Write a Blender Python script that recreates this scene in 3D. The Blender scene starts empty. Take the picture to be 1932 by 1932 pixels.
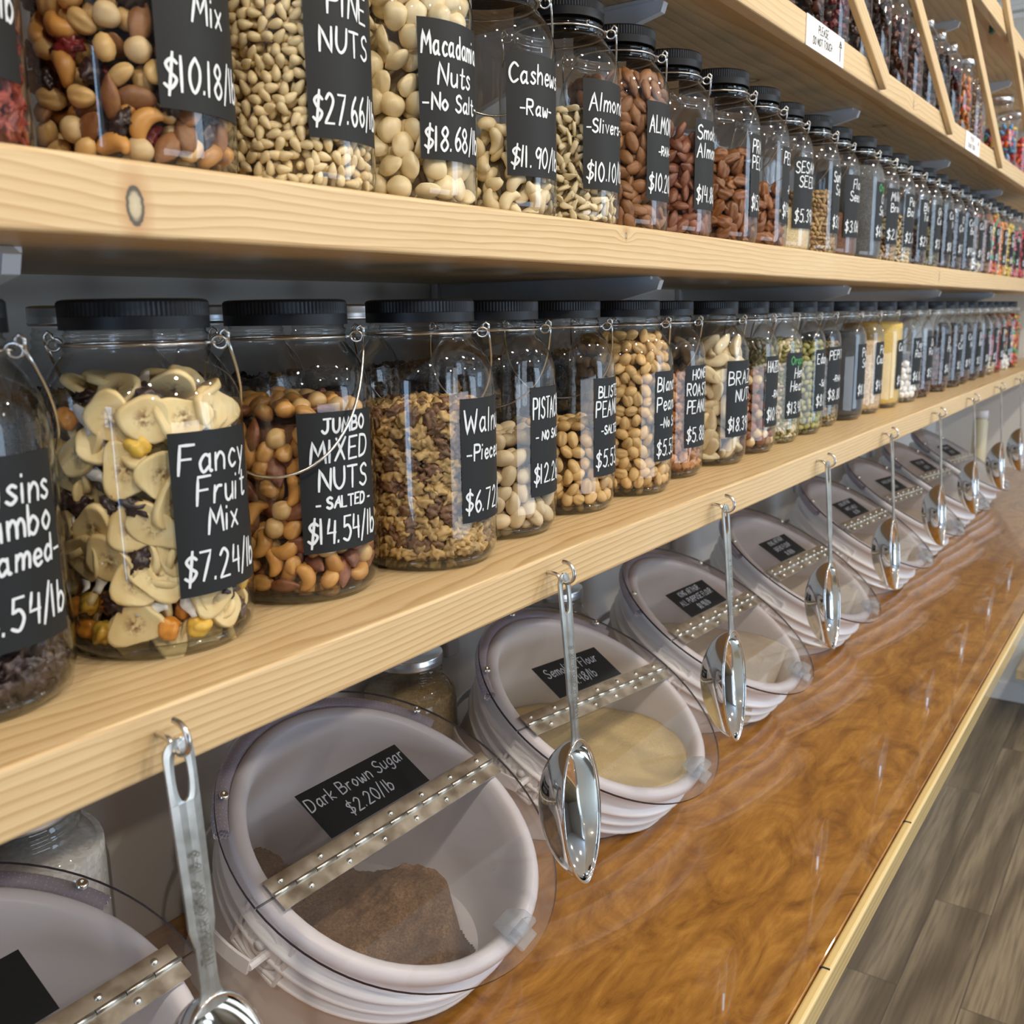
import bpy, bmesh, math, random
import numpy as np
from mathutils import Vector, Matrix, noise
PI = math.pi
sc = bpy.context.scene
COL = sc.collection
random.seed(7)
rng = np.random.default_rng(7)

# ------------------------------------------------------------------ camera, world, light
CAM = Vector((-0.3932, -0.4677, 0.2186))
YAW, PITCH, ROLL, FPX = 0.60907, -0.201686, -0.016345, 1832.72
fw = Vector((math.cos(YAW)*math.cos(PITCH), math.sin(YAW)*math.cos(PITCH), math.sin(PITCH)))
rt = fw.cross(Vector((0, 0, 1))).normalized()
up = rt.cross(fw)
c_, s_ = math.cos(ROLL), math.sin(ROLL)
rt, up = c_*rt + s_*up, -s_*rt + c_*up
cd = bpy.data.cameras.new('camera')
cam = bpy.data.objects.new('camera', cd)
COL.objects.link(cam)
cam.matrix_world = Matrix(((rt.x, up.x, -fw.x, CAM.x), (rt.y, up.y, -fw.y, CAM.y), (rt.z, up.z, -fw.z, CAM.z), (0, 0, 0, 1)))
cd.sensor_width = 36.0
cd.lens = FPX/1932*36.0
cd.clip_start = 0.02
cd.clip_end = 60
cd.dof.use_dof = True
cd.dof.focus_distance = 0.95
cd.dof.aperture_fstop = 11.0
sc.camera = cam

w = bpy.data.worlds.new('world'); sc.world = w; w.use_nodes = True
bg = w.node_tree.nodes['Background']
bg.inputs[0].default_value = (0.62, 0.78, 1.0, 1); bg.inputs[1].default_value = 1.2

sc.view_settings.view_transform = 'Standard'
sc.view_settings.look = 'None'
sc.view_settings.gamma = 1.0
sc.view_settings.use_curve_mapping = False
sc.view_settings.exposure = -0.14
cy = sc.cycles
cy.max_bounces = 9; cy.diffuse_bounces = 4; cy.glossy_bounces = 4; cy.transmission_bounces = 4
cy.transparent_max_bounces = 40
cy.caustics_reflective = False; cy.caustics_refractive = False
cy.sample_clamp_indirect = 4.0
cy.use_adaptive_sampling = True; cy.adaptive_threshold = 0.02
cy.use_denoising = True

def light(name, kind, loc, power, color, size=0.05, rot=None, sy=None, spot=None):
    l = bpy.data.lights.new(name, kind); l.energy = power; l.color = color
    if kind == 'AREA':
        l.shape = 'RECTANGLE'; l.size = size; l.size_y = sy or size
    else:
        l.shadow_soft_size = size
    if spot:
        l.spot_size = spot; l.spot_blend = 0.6
    o = bpy.data.objects.new(name, l); COL.objects.link(o); o.location = loc
    if rot is not None:
        o.rotation_euler = Vector(rot).to_track_quat('-Z', 'Y').to_euler()
    return o

WARM = (1.0, 0.885, 0.72)
# ceiling spotlights of the shop (a track along the shelves and two rows further out)
for i, (x, y) in enumerate([(-1.3, -0.95), (-0.45, -1.0), (0.4, -0.95), (1.3, -1.0), (2.2, -0.95), (3.2, -1.0),
                            (-0.9, -2.1), (0.3, -2.1), (1.5, -2.1), (2.8, -2.1)]):
    light('ceiling_spot', 'SPOT', (x, y, 1.36), 31 if y > -1.5 else 29, WARM, 0.035,
          (0.05, 0.62 if y > -1.5 else 0.75, -1.0), spot=2.3)
# daylight through the shop windows
light('daylight_front', 'AREA', (0.9, -3.9, -0.5), 30, (0.80, 0.89, 1.0), 2.6, (0, 1, 0), 1.05)
light('daylight_side', 'AREA', (-3.4, -0.9, 0.1), 26, (0.45, 0.68, 1.0), 0.5, (1, 0, 0), 2.2)
light('daylight_end', 'AREA', (3.3, -3.9, 0.3), 52, (0.60, 0.79, 1.0), 1.6, (0.25, 1, 0), 2.0)

# ------------------------------------------------------------------ helpers
def tag(o, label=None, cat=None, group=None, kind=None):
    if label: o['label'] = label
    if cat: o['category'] = cat
    if group: o['group'] = group
    if kind: o['kind'] = kind
    return o

def mesh_np(name, verts, faces, smooth=True):
    me = bpy.data.meshes.new(name)
    me.from_pydata([tuple(map(float, v)) for v in verts], [], [tuple(int(i) for i in f) for f in faces])
    if smooth:
        me.polygons.foreach_set('use_smooth', [True]*len(me.polygons))
    me.update()
    return me

def obj(name, me, mat=None, parent=None, loc=None):
    if not isinstance(me, bpy.types.Mesh):
        bm = me; me = bpy.data.meshes.new(name); bm.to_mesh(me); bm.free()
    o = bpy.data.objects.new(name, me); COL.objects.link(o)
    if mat is not None and not me.materials:
        me.materials.append(mat)
    if parent is not None: o.parent = parent
    if loc is not None: o.location = loc
    return o

def empty(name, loc=(0, 0, 0), rot=None):
    o = bpy.data.objects.new(name, None); COL.objects.link(o); o.location = loc
    o.empty_display_size = 0.02
    if rot is not None: o.rotation_euler = rot
    return o

def box_bm(x0, x1, y0, y1, z0, z1, bev=0.0, seg=2, bm=None):
    b = bmesh.new()
    vs = [b.verts.new(p) for p in ((x0, y0, z0), (x1, y0, z0), (x1, y1, z0), (x0, y1, z0), (x0, y0, z1), (x1, y0, z1), (x1, y1, z1), (x0, y1, z1))]
    for f in ((3, 2, 1, 0), (4, 5, 6, 7), (0, 1, 5, 4), (1, 2, 6, 5), (2, 3, 7, 6), (3, 0, 4, 7)):
        b.faces.new([vs[i] for i in f])
    if bev:
        bmesh.ops.bevel(b, geom=b.edges[:], offset=bev, segments=seg, profile=0.5, affect='EDGES')
        for f in b.faces: f.smooth = False
    if bm is not None:
        join(bm, b); return bm
    return b

def join(dst, src, mat=None):
    me = bpy.data.meshes.new('t'); src.to_mesh(me); src.free()
    if mat is not None: me.transform(mat)
    dst.from_mesh(me); bpy.data.meshes.remove(me)

def lathe(prof, n=48, bm=None, axis=None, close=False):
    bm = bm or bmesh.new()
    rings = []
    for r, z in prof:
        rings.append([bm.verts.new((r*math.cos(2*PI*i/n), r*math.sin(2*PI*i/n), z)) for i in range(n)] if r > 1e-6 else [bm.verts.new((0, 0, z))])
    for a, b in zip(rings, rings[1:]):
        for i in range(n):
            j = (i+1) % n
            if len(a) == 1 and len(b) == 1: continue
            if len(a) == 1: bm.faces.new((a[0], b[i], b[j])[::-1])
            elif len(b) == 1: bm.faces.new((a[i], a[j], b[0]))
            else: bm.faces.new((a[i], a[j], b[j], b[i]))
    for f in bm.faces: f.smooth = True
    return bm

def tube(path, r, n=8, bm=None, closed=False, cap=True, radii=None):
    bm = bm or bmesh.new()
    P = [Vector(p) for p in path]; m = len(P)
    t0 = None; rings = []
    nrm = None
    for i in range(m):
        if closed: t = P[(i+1) % m]-P[i-1]
        else: t = P[min(i+1, m-1)]-P[max(i-1, 0)]
        t.normalize()
        if nrm is None:
            nrm = t.orthogonal().normalized()
        else:
            nrm = (nrm - t*nrm.dot(t)).normalized()
        b = t.cross(nrm)
        rr = radii[i] if radii else r
        rings.append([bm.verts.new(P[i]+rr*(math.cos(2*PI*k/n)*nrm+math.sin(2*PI*k/n)*b)) for k in range(n)])
    q = list(zip(rings, rings[1:]))
    if closed: q.append((rings[-1], rings[0]))
    for a, b in q:
        for k in range(n):
            f = bm.faces.new((a[k], a[(k+1) % n], b[(k+1) % n], b[k])); f.smooth = True
    if cap and not closed:
        bm.faces.new(rings[0][::-1]); bm.faces.new(rings[-1])
    return bm

def catmull(pts, sub=6):
    if len(pts) < 3: return [Vector(p) for p in pts]
    P = [Vector(p) for p in pts]; out = []
    for i in range(len(P)-1):
        p0 = P[max(i-1, 0)]; p1 = P[i]; p2 = P[i+1]; p3 = P[min(i+2, len(P)-1)]
        for k in range(sub):
            t = k/sub
            out.append(0.5*((2*p1)+(p2-p0)*t+(2*p0-5*p1+4*p2-p3)*t*t+(3*p1-p0-3*p2+p3)*t**3))
    out.append(P[-1]); return out

# ------------------------------------------------------------------ materials
def mat(name, color, rough=0.5, metal=0.0, **kw):
    m = bpy.data.materials.new(name); m.use_nodes = True
    b = m.node_tree.nodes['Principled BSDF']
    b.inputs['Base Color'].default_value = (*color, 1)
    b.inputs['Roughness'].default_value = rough
    b.inputs['Metallic'].default_value = metal
    for k, v in kw.items(): b.inputs[k.replace('_', ' ')].default_value = v
    return m

class NT:
    def __init__(s, m): s.t = m.node_tree; s.b = s.t.nodes['Principled BSDF']; s.out = s.t.nodes['Material Output']
    def n(s, typ, ins=None, **kw):
        q = s.t.nodes.new(typ)
        for k, v in kw.items(): setattr(q, k, v)
        for k, v in (ins or {}).items():
            if isinstance(v, bpy.types.NodeSocket): s.t.links.new(v, q.inputs[k])
            else: q.inputs[k].default_value = v
        return q
    def l(s, a, b): s.t.links.new(a, b)
    def ramp(s, fac, stops):
        q = s.t.nodes.new('ShaderNodeValToRGB'); s.l(fac, q.inputs[0])
        e = q.color_ramp.elements
        while len(e) < len(stops): e.new(0.5)
        for i, (p, c) in enumerate(stops): e[i].position = p; e[i].color = (*c, 1)
        return q.outputs[0]
    def mix(s, fac, a, b, mode='MIX'):
        q = s.t.nodes.new('ShaderNodeMix'); q.data_type = 'RGBA'; q.blend_type = mode
        for k, v in ((0, fac), (6, a), (7, b)):
            if isinstance(v, bpy.types.NodeSocket): s.l(v, q.inputs[k])
            elif isinstance(v, tuple): q.inputs[k].default_value = (*v, 1) if len(v) == 3 else v
            else: q.inputs[k].default_value = v
        return q.outputs[2]
    def bump(s, h, strength=0.3, dist=0.001):
        q = s.n('ShaderNodeBump', {'Height': h, 'Strength': strength, 'Distance': dist}); s.l(q.outputs[0], s.b.inputs['Normal'])

def pine(name, knots=(), light_c=(0.72, 0.525, 0.285), dark_c=(0.50, 0.305, 0.125), pith=(0.30, 0.07), scale=1.0):
    """sawn pine board, grain along X; knots = (x, y, z, size) in object space"""
    m = mat(name, light_c, 0.42); t = NT(m)
    tc = t.n('ShaderNodeTexCoord').outputs['Object']
    nz = t.n('ShaderNodeTexNoise', {'Vector': t.n('ShaderNodeMapping', {'Vector': tc, 'Scale': (0.7, 2.6, 2.6)}).outputs[0], 'Scale': 1.6, 'Detail': 2.0})
    off = t.n('ShaderNodeVectorMath', {0: nz.outputs['Color'], 1: (0.5, 0.5, 0.5)}, operation='SUBTRACT').outputs[0]
    off = t.n('ShaderNodeVectorMath', {0: off, 'Scale': 0.05}, operation='SCALE').outputs[0]
    v = t.n('ShaderNodeVectorMath', {0: tc, 1: off}).outputs[0]
    kmask = None
    for (kx, ky, kz, ks) in knots:
        d = t.n('ShaderNodeVectorMath', {0: t.n('ShaderNodeVectorMath', {0: tc, 1: (kx, ky, kz)}, operation='SUBTRACT').outputs[0], 1: (0.45, 1.0, 1.0)}, operation='MULTIPLY').outputs[0]
        ln = t.n('ShaderNodeVectorMath', {0: d}, operation='LENGTH').outputs['Value']
        g = t.n('ShaderNodeMapRange', {'Value': ln, 1: 0.0, 2: ks*4.5, 3: 1.0, 4: 0.0}, interpolation_type='SMOOTHSTEP').outputs[0]
        push = t.n('ShaderNodeVectorMath', {0: (0.0, -0.010, 0.010), 'Scale': g}, operation='SCALE').outputs[0]
        v = t.n('ShaderNodeVectorMath', {0: v, 1: push}).outputs[0]
    v = t.n('ShaderNodeVectorMath', {0: v, 1: (0, pith[0], pith[1])}).outputs[0]
    v = t.n('ShaderNodeMapping', {'Vector': v, 'Scale': (0.12, 1.0, 1.0)}).outputs[0]
    wv = t.n('ShaderNodeTexWave', {'Vector': v, 'Scale': 56.0*scale, 'Distortion': 2.2, 'Detail': 2.0, 'Detail Scale': 1.5}, wave_type='RINGS', rings_direction='X', wave_profile='SAW').outputs['Fac']
    c1 = t.ramp(wv, [(0.0, light_c), (0.55, tuple(a*0.72+b*0.28 for a, b in zip(light_c, dark_c))), (0.9, dark_c), (1.0, light_c)])
    big = t.n('ShaderNodeTexNoise', {'Vector': t.n('ShaderNodeMapping', {'Vector': tc, 'Scale': (1.5, 12, 12)}).outputs[0], 'Scale': 1.0, 'Detail': 3.0}).outputs['Fac']
    c2 = t.mix(t.n('ShaderNodeMapRange', {'Value': big, 1: 0.35, 2: 0.75, 3: 0.0, 4: 0.55}).outputs[0], c1, (0.76, 0.595, 0.36))
    fine = t.n('ShaderNodeTexNoise', {'Vector': t.n('ShaderNodeMapping', {'Vector': tc, 'Scale': (14, 420, 420)}).outputs[0], 'Scale': 1.0, 'Detail': 2.0}).outputs['Fac']
    c3 = t.mix(t.n('ShaderNodeMapRange', {'Value': fine, 1: 0.45, 2: 0.7, 3: 0.0, 4: 0.28}).outputs[0], c2, (0.52, 0.33, 0.13))
    for (kx, ky, kz, ks) in knots:
        d = t.n('ShaderNodeVectorMath', {0: t.n('ShaderNodeVectorMath', {0: tc, 1: (kx, ky, kz)}, operation='SUBTRACT').outputs[0], 1: (1.35, 1.0, 0.7)}, operation='MULTIPLY').outputs[0]
        ln = t.n('ShaderNodeVectorMath', {0: d}, operation='LENGTH').outputs['Value']
        ln = t.n('ShaderNodeMath', {0: ln, 1: t.n('ShaderNodeMath', {0: fine, 1: ks*0.25}, operation='MULTIPLY').outputs[0]}).outputs[0]
        q = t.n('ShaderNodeMath', {0: ln, 1: ks}, operation='DIVIDE').outputs[0]
        a = t.n('ShaderNodeMapRange', {'Value': q, 1: 1.0, 2: 2.2, 3: 0.75, 4: 0.0}).outputs[0]
        c3 = t.mix(a, c3, (0.50, 0.27, 0.11))
        b_ = t.n('ShaderNodeMapRange', {'Value': q, 1: 0.95, 2: 1.05, 3: 1.0, 4: 0.0}).outputs[0]
        inner = t.ramp(q, [(0.0, (0.62, 0.53, 0.36)), (0.62, (0.50, 0.42, 0.27)), (0.8, (0.10, 0.08, 0.05)), (1.0, (0.07, 0.05, 0.03))])
        c3 = t.mix(b_, c3, inner)
    t.l(c3, t.b.inputs['Base Color'])
    t.bump(t.n('ShaderNodeMath', {0: wv, 1: fine}, operation='ADD').outputs[0], 0.12, 0.0006)
    return m

def varied(name, color, rough=0.45, var=0.22, nscale=140.0, dark=None, bump=0.25, spots=0.0, **kw):
    """food colour with a per-object shift and a mottled skin"""
    m = mat(name, color, rough, **kw); t = NT(m)
    tc = t.n('ShaderNodeTexCoord').outputs['Object']
    rnd = t.n('ShaderNodeObjectInfo').outputs['Random']
    nz = t.n('ShaderNodeTexNoise', {'Vector': tc, 'Scale': nscale, 'Detail': 3.0}).outputs['Fac']
    dk = dark or tuple(c*0.5 for c in color)
    c = t.mix(t.n('ShaderNodeMapRange', {'Value': nz, 1: 0.4, 2: 0.75, 3: 0.0, 4: 0.8}).outputs[0], color, dk)
    v = t.n('ShaderNodeMapRange', {'Value': rnd, 3: 1-var, 4: 1+var*0.6}).outputs[0]
    h = t.n('ShaderNodeHueSaturation', {'Color': c, 'Value': v})
    t.l(h.outputs[0], t.b.inputs['Base Color'])
    if bump: t.bump(nz, bump, 0.0008)
    return m

def speckle(name, c1, c2, scale=900.0, rough=0.7, bump=0.5):
    """grain or powder: two tones in fine cells"""
    m = mat(name, c1, rough); t = NT(m)
    tc = t.n('ShaderNodeTexCoord').outputs['Object']
    vo = t.n('ShaderNodeTexVoronoi', {'Vector': tc, 'Scale': scale})
    r = t.n('ShaderNodeSeparateColor', {0: vo.outputs['Color']}).outputs[0]
    nz = t.n('ShaderNodeTexNoise', {'Vector': tc, 'Scale': 22.0, 'Detail': 3.0}).outputs['Fac']
    f = t.n('ShaderNodeMath', {0: r, 1: nz}, operation='MULTIPLY').outputs[0]
    t.l(t.mix(t.n('ShaderNodeMapRange', {'Value': f, 1: 0.1, 2: 0.55}).outputs[0], c2, c1), t.b.inputs['Base Color'])
    t.bump(vo.outputs['Distance'], -bump, 0.002)
    return m

def clear(name, tint=(1, 1, 1), edge=(0.42, 0.45, 0.40), ior=1.5, rough=0.0, gl=(1, 1, 1), haze=None):
    """thin clear wall (glass, acrylic): lets light through, mirrors by Fresnel, darker where seen edge-on"""
    m = bpy.data.materials.new(name); m.use_nodes = True
    nt = m.node_tree; nt.nodes.clear(); N = nt.nodes.new; L = nt.links.new
    out = N('ShaderNodeOutputMaterial'); mix = N('ShaderNodeMixShader'); tr = N('ShaderNodeBsdfTransparent'); g = N('ShaderNodeBsdfGlossy')
    fr = N('ShaderNodeFresnel'); geo = N('ShaderNodeNewGeometry'); io = N('ShaderNodeMapRange')
    L(geo.outputs['Backfacing'], io.inputs[0]); io.inputs[3].default_value = ior; io.inputs[4].default_value = 1/ior; L(io.outputs[0], fr.inputs[0])
    lw = N('ShaderNodeLayerWeight'); lw.inputs[0].default_value = 0.5
    pw = N('ShaderNodeMath'); pw.operation = 'POWER'; L(lw.outputs['Facing'], pw.inputs[0]); pw.inputs[1].default_value = 4.0
    cm = N('ShaderNodeMix'); cm.data_type = 'RGBA'; L(pw.outputs[0], cm.inputs[0]); cm.inputs[6].default_value = (*tint, 1); cm.inputs[7].default_value = (*edge, 1)
    L(cm.outputs[2], tr.inputs[0]); g.inputs[0].default_value = (*gl, 1); g.inputs['Roughness'].default_value = rough
    mf = N('ShaderNodeMath'); mf.operation = 'MULTIPLY'; mf.use_clamp = True; L(fr.outputs[0], mf.inputs[0]); mf.inputs[1].default_value = 1.15
    L(mf.outputs[0], mix.inputs[0]); L(tr.outputs[0], mix.inputs[1]); L(g.outputs[0], mix.inputs[2])
    last = mix.outputs[0]
    if haze:
        df = N('ShaderNodeBsdfDiffuse'); df.inputs[0].default_value = (*haze[0], 1)
        m2 = N('ShaderNodeMixShader'); m2.inputs[0].default_value = haze[1]; L(last, m2.inputs[1]); L(df.outputs[0], m2.inputs[2]); last = m2.outputs[0]
    L(last, out.inputs[0])
    return m

M = {}
M['glass'] = clear('jar_glass')
M['glass_base'] = clear('jar_glass_base', (0.66, 0.66, 0.60), (0.12, 0.12, 0.09))
M['acrylic'] = clear('clear_acrylic', (0.975, 0.965, 0.975), (0.7, 0.67, 0.7), haze=((0.8, 0.78, 0.8), 0.02))
M['acrylic_edge'] = mat('acrylic_edge', (0.035, 0.03, 0.04), 0.2)  # rim of clear acrylic; its dark refraction line is painted as near-black colour
M['tubing'] = clear('braided_tubing', (0.70, 0.66, 0.72), (0.35, 0.33, 0.38), haze=((0.50, 0.46, 0.53), 0.62))
M['clip'] = clear('clear_clip', (0.86, 0.88, 0.9), (0.5, 0.52, 0.55), haze=((0.9, 0.92, 0.95), 0.16))
M['lid'] = mat('black_lid', (0.0095, 0.0115, 0.016), 0.45, 0.0, Specular_IOR_Level=0.35)
M['chalk'] = mat('black_label', (0.0145, 0.0155, 0.0165), 0.55, 0.0, Specular_IOR_Level=0.25)
M['ink'] = mat('white_marker', (0.72, 0.76, 0.80), 0.6)
M['ink_green'] = mat('green_marker', (0.06, 0.32, 0.10), 0.6)
M['ink_grey'] = mat('grey_marker', (0.50, 0.52, 0.56), 0.6)
M['ink_black'] = mat('black_marker', (0.02, 0.02, 0.025), 0.6)
M['paper'] = mat('white_card', (0.85, 0.85, 0.86), 0.6)
M['wire'] = mat('steel_wire', (0.72, 0.70, 0.66), 0.22, 1.0)
M['steel'] = mat('polished_steel', (0.80, 0.78, 0.74), 0.055, 1.0)
M['brushed'] = mat('worn_steel', (0.62, 0.58, 0.50), 0.32, 1.0)
M['screw'] = mat('screw_steel', (0.66, 0.62, 0.56), 0.25, 1.0)
M['engrave'] = mat('engraving', (0.22, 0.20, 0.17), 0.5, 0.8)
M['alu'] = mat('silver_cap', (0.78, 0.78, 0.78), 0.28, 1.0)
M['plastic'] = mat('white_plastic', (0.86, 0.855, 0.87), 0.32, 0.0, Subsurface_Weight=0.12, Subsurface_Radius=(0.02, 0.02, 0.02), Subsurface_Scale=0.05)
M['bracket'] = mat('white_bracket', (0.70, 0.74, 0.80), 0.4)
M['wallp'] = mat('wall_paint', (0.74, 0.73, 0.70), 0.75)
M['wall_dim'] = mat('wall_bounce_dimmed', (0.36, 0.33, 0.30), 0.75)  # unseen walls, colour darkened to cut the bounce light in the room
M['trimp'] = mat('trim_paint', (0.86, 0.87, 0.88), 0.4)
def brushed_nodes():
    t = NT(M['brushed'])
    tc = t.n('ShaderNodeTexCoord').outputs['Object']
    nz = t.n('ShaderNodeTexNoise', {'Vector': tc, 'Scale': 55.0, 'Detail': 4.0}).outputs['Fac']
    t.l(t.ramp(nz, [(0.3, (0.46, 0.445, 0.40)), (0.7, (0.68, 0.67, 0.63))]), t.b.inputs['Base Color'])
    t.l(t.n('ShaderNodeMapRange', {'Value': nz, 3: 0.2, 4: 0.45}).outputs[0], t.b.inputs['Roughness'])
    t = NT(M['wallp'])
    tc = t.n('ShaderNodeTexCoord').outputs['Object']
    t.bump(t.n('ShaderNodeTexNoise', {'Vector': tc, 'Scale': 120.0, 'Detail': 3.0}).outputs['Fac'], 0.08, 0.002)
brushed_nodes()
# ------------------------------------------------------------------ the room
FLOOR_Z, CEIL_Z, WALL_Y, END_X = -1.505, 1.40, 0.44, 4.20
ZA, TA = 0.0, 0.0399
ZB, ZC, ZD = 0.2611, 0.5667, 0.8904           # undersides of the upper shelves
TOPB, TOPC = 0.3010, 0.6064
ZK, YK = -0.462, -0.2209

def struct(name, bm, m):
    return tag(obj(name, bm, m), kind='structure')

fm = mat('floor_planks', (0.2, 0.15, 0.1), 0.38); t = NT(fm)
tc = t.n('ShaderNodeTexCoord').outputs['Object']
br = t.n('ShaderNodeTexBrick', {'Vector': tc, 'Color1': (0.1, 0.1, 0.1, 1), 'Color2': (0.95, 0.95, 0.95, 1), 'Mortar': (0.3, 0.3, 0.3, 1), 'Scale': 1.0, 'Mortar Size': 0.0012, 'Brick Width': 1.22, 'Row Height': 0.152}, offset=0.37)
sh = t.n('ShaderNodeVectorMath', {0: tc, 1: t.n('ShaderNodeVectorMath', {0: br.outputs['Color'], 'Scale': 9.0}, operation='SCALE').outputs[0]}).outputs[0]
g1 = t.n('ShaderNodeTexWave', {'Vector': t.n('ShaderNodeMapping', {'Vector': sh, 'Scale': (0.30, 1.7, 1)}).outputs[0], 'Scale': 1.5, 'Distortion': 9.0, 'Detail': 3.0, 'Detail Scale': 1.1}, bands_direction='Y').outputs['Fac']
g2 = t.n('ShaderNodeTexNoise', {'Vector': t.n('ShaderNodeMapping', {'Vector': sh, 'Scale': (5, 110, 1)}).outputs[0], 'Scale': 1.0, 'Detail': 4.0}).outputs['Fac']
c = t.ramp(g1, [(0.0, (0.344, 0.263, 0.162)), (0.5, (0.277, 0.209, 0.127)), (1.0, (0.162, 0.116, 0.068))])
c = t.mix(t.n('ShaderNodeMapRange', {'Value': g2, 1: 0.42, 2: 0.68, 3: 0.0, 4: 0.6}).outputs[0], c, (0.085, 0.062, 0.038))
c = t.mix(0.5, c, t.ramp(br.outputs['Color'], [(0.0, (0.62, 0.60, 0.58)), (1.0, (1.0, 0.98, 0.95))]), 'MULTIPLY')
c = t.mix(br.outputs['Fac'], c, (0.05, 0.04, 0.03))
t.l(c, t.b.inputs['Base Color'])
t.bump(g2, 0.15, 0.0008)
struct('floor', box_bm(-3.6, END_X+0.1, -4.2, WALL_Y+0.1, FLOOR_Z-0.05, FLOOR_Z), fm)
struct('ceiling', box_bm(-3.6, END_X+0.1, -4.2, WALL_Y+0.1, CEIL_Z, CEIL_Z+0.05), M['trimp'])
struct('wall_back', box_bm(-3.6, END_X+0.1, WALL_Y, WALL_Y+0.1, FLOOR_Z, CEIL_Z), M['wallp'])
struct('wall_right', box_bm(END_X, END_X+0.1, -4.2, WALL_Y, FLOOR_Z, CEIL_Z), M['wallp'])
struct('baseboard_right', box_bm(END_X-0.014, END_X, -4.1, WALL_Y, FLOOR_Z, FLOOR_Z+0.085, 0.003), M['trimp'])
b = box_bm(END_X-0.022, END_X, -4.1, WALL_Y, CEIL_Z-0.035, CEIL_Z, 0.004)
box_bm(END_X-0.05, END_X, -4.1, WALL_Y, CEIL_Z-0.02, CEIL_Z, 0.004, bm=b)
box_bm(END_X-0.012, END_X, -4.1, WALL_Y, CEIL_Z-0.065, CEIL_Z-0.045, 0.003, bm=b)
struct('trim_1', b, M['trimp'])
# left wall with a glazed door, front wall with two shop windows
def holed(axis, pos, lo, hi, holes):
    """wall slab with rectangular openings, built of boxes; holes = (a0, a1, z0, z1)"""
    b = bmesh.new()
    def bx(a0, a1, z0, z1):
        if a1-a0 < 1e-4 or z1-z0 < 1e-4: return
        if axis == 'x': box_bm(pos-0.1, pos, a0, a1, z0, z1, bm=b)
        else: box_bm(a0, a1, pos-0.1, pos, z0, z1, bm=b)
    cur = lo
    for (a0, a1, z0, z1) in holes:
        bx(cur, a0, FLOOR_Z, CEIL_Z); bx(a0, a1, FLOOR_Z, z0); bx(a0, a1, z1, CEIL_Z); cur = a1
    bx(cur, hi, FLOOR_Z, CEIL_Z)
    return b
struct('wall_left', holed('x', -3.6, -4.2, WALL_Y+0.1, [(-1.5, -0.3, FLOOR_Z+0.02, 1.25)]), M['wall_dim'])
struct('wall_front', holed('y', -4.1, -3.6, END_X+0.1, [(-0.4, 2.2, -1.05, 0.05), (2.5, 4.0, -0.7, 1.2)]), M['wall_dim'])
def grid_frame(name, axis, pos, a0, a1, z0, z1, na, nz):
    b = bmesh.new()
    def bx(p0, p1, q0, q1):
        if axis == 'x': box_bm(pos-0.03, pos+0.03, p0, p1, q0, q1, bm=b)
        else: box_bm(p0, p1, pos-0.03, pos+0.03, q0, q1, bm=b)
    for i in range(na+1):
        a = a0+(a1-a0)*i/na; bx(a-0.025, a+0.025, z0, z1)
    for i in range(nz+1):
        z = z0+(z1-z0)*i/nz; bx(a0, a1, z-0.025, z+0.025)
    struct(name, b, M['trimp'])
grid_frame('door_1', 'x', -3.62, -1.5, -0.3, FLOOR_Z+0.02, 1.25, 2, 3)
grid_frame('window_1', 'y', -4.12, -0.4, 2.2, -1.05, 0.05, 4, 2)
grid_frame('window_2', 'y', -4.12, 2.5, 4.0, -0.7, 1.2, 3, 3)

# ------------------------------------------------------------------ shelves
wood_a = pine('pine_lower', [(-0.115, 0.0, -0.016, 0.004), (0.72, 0.06, 0.0, 0.009), (1.545, 0.0, -0.031, 0.010), (0.38, 0.0, -0.004, 0.002), (1.42, 0.05, 0.0, 0.010)], pith=(0.05, 0.16))
wood_b = pine('pine_upper', [(-0.066, 0.0, 0.0165, 0.0085), (0.48, 0.0, 0.030, 0.0025), (1.9, 0.0, 0.02, 0.006)], pith=(0.07, 0.19))
wood_c = pine('pine_top', [(1.2, 0.16, 0.012, 0.02), (1.75, 0.10, 0.012, 0.016), (2.2, 0.24, 0.012, 0.02), (1.6, 0.0, 0.018, 0.005)], (0.68, 0.505, 0.29), (0.49, 0.325, 0.155), pith=(0.02, 0.22), scale=0.6)
def board(name, y0, z0, thick, m, label, trim=False, x0=-1.3, x1=END_X-0.002):
    if not trim:
        o = obj(name, box_bm(0, x1-x0, 0, 0.425-y0, 0, thick, 0.0028, 3), m, None, (x0, y0, z0))
        # keep grain and knots in world x
        o.data.transform(Matrix.Translation((x0, 0, 0))); o.location.x = 0
        return tag(o, label, 'shelf')
    e = empty(name, (0, y0, z0)); tag(e, label, 'shelf')
    pl = obj('plank', box_bm(x0, x1, 0.0205, 0.425-y0, 0.012, thick-0.002, 0.001, 1), m, e)
    tr = obj('front_trim', box_bm(x0, x1, 0, 0.020, 0, thick, 0.0022, 2), m, e)
    return e
board('shelf_board', 0.0, -TA, TA, wood_a, 'thick pine shelf board with metal scoops hanging from hooks along its front edge')
board('shelf_board', 0.0, ZB, 0.0399, wood_b, 'thick pine shelf board with a dark oval knot, second shelf up from the counter')
board('shelf_board', 0.004, ZC, 0.0397, wood_c, 'pine shelf board with white do not touch signs on its front edge', True)
board('shelf_board', 0.004, ZD, 0.042, wood_c, 'topmost pine shelf board near the ceiling in the upper right corner', True)

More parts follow.
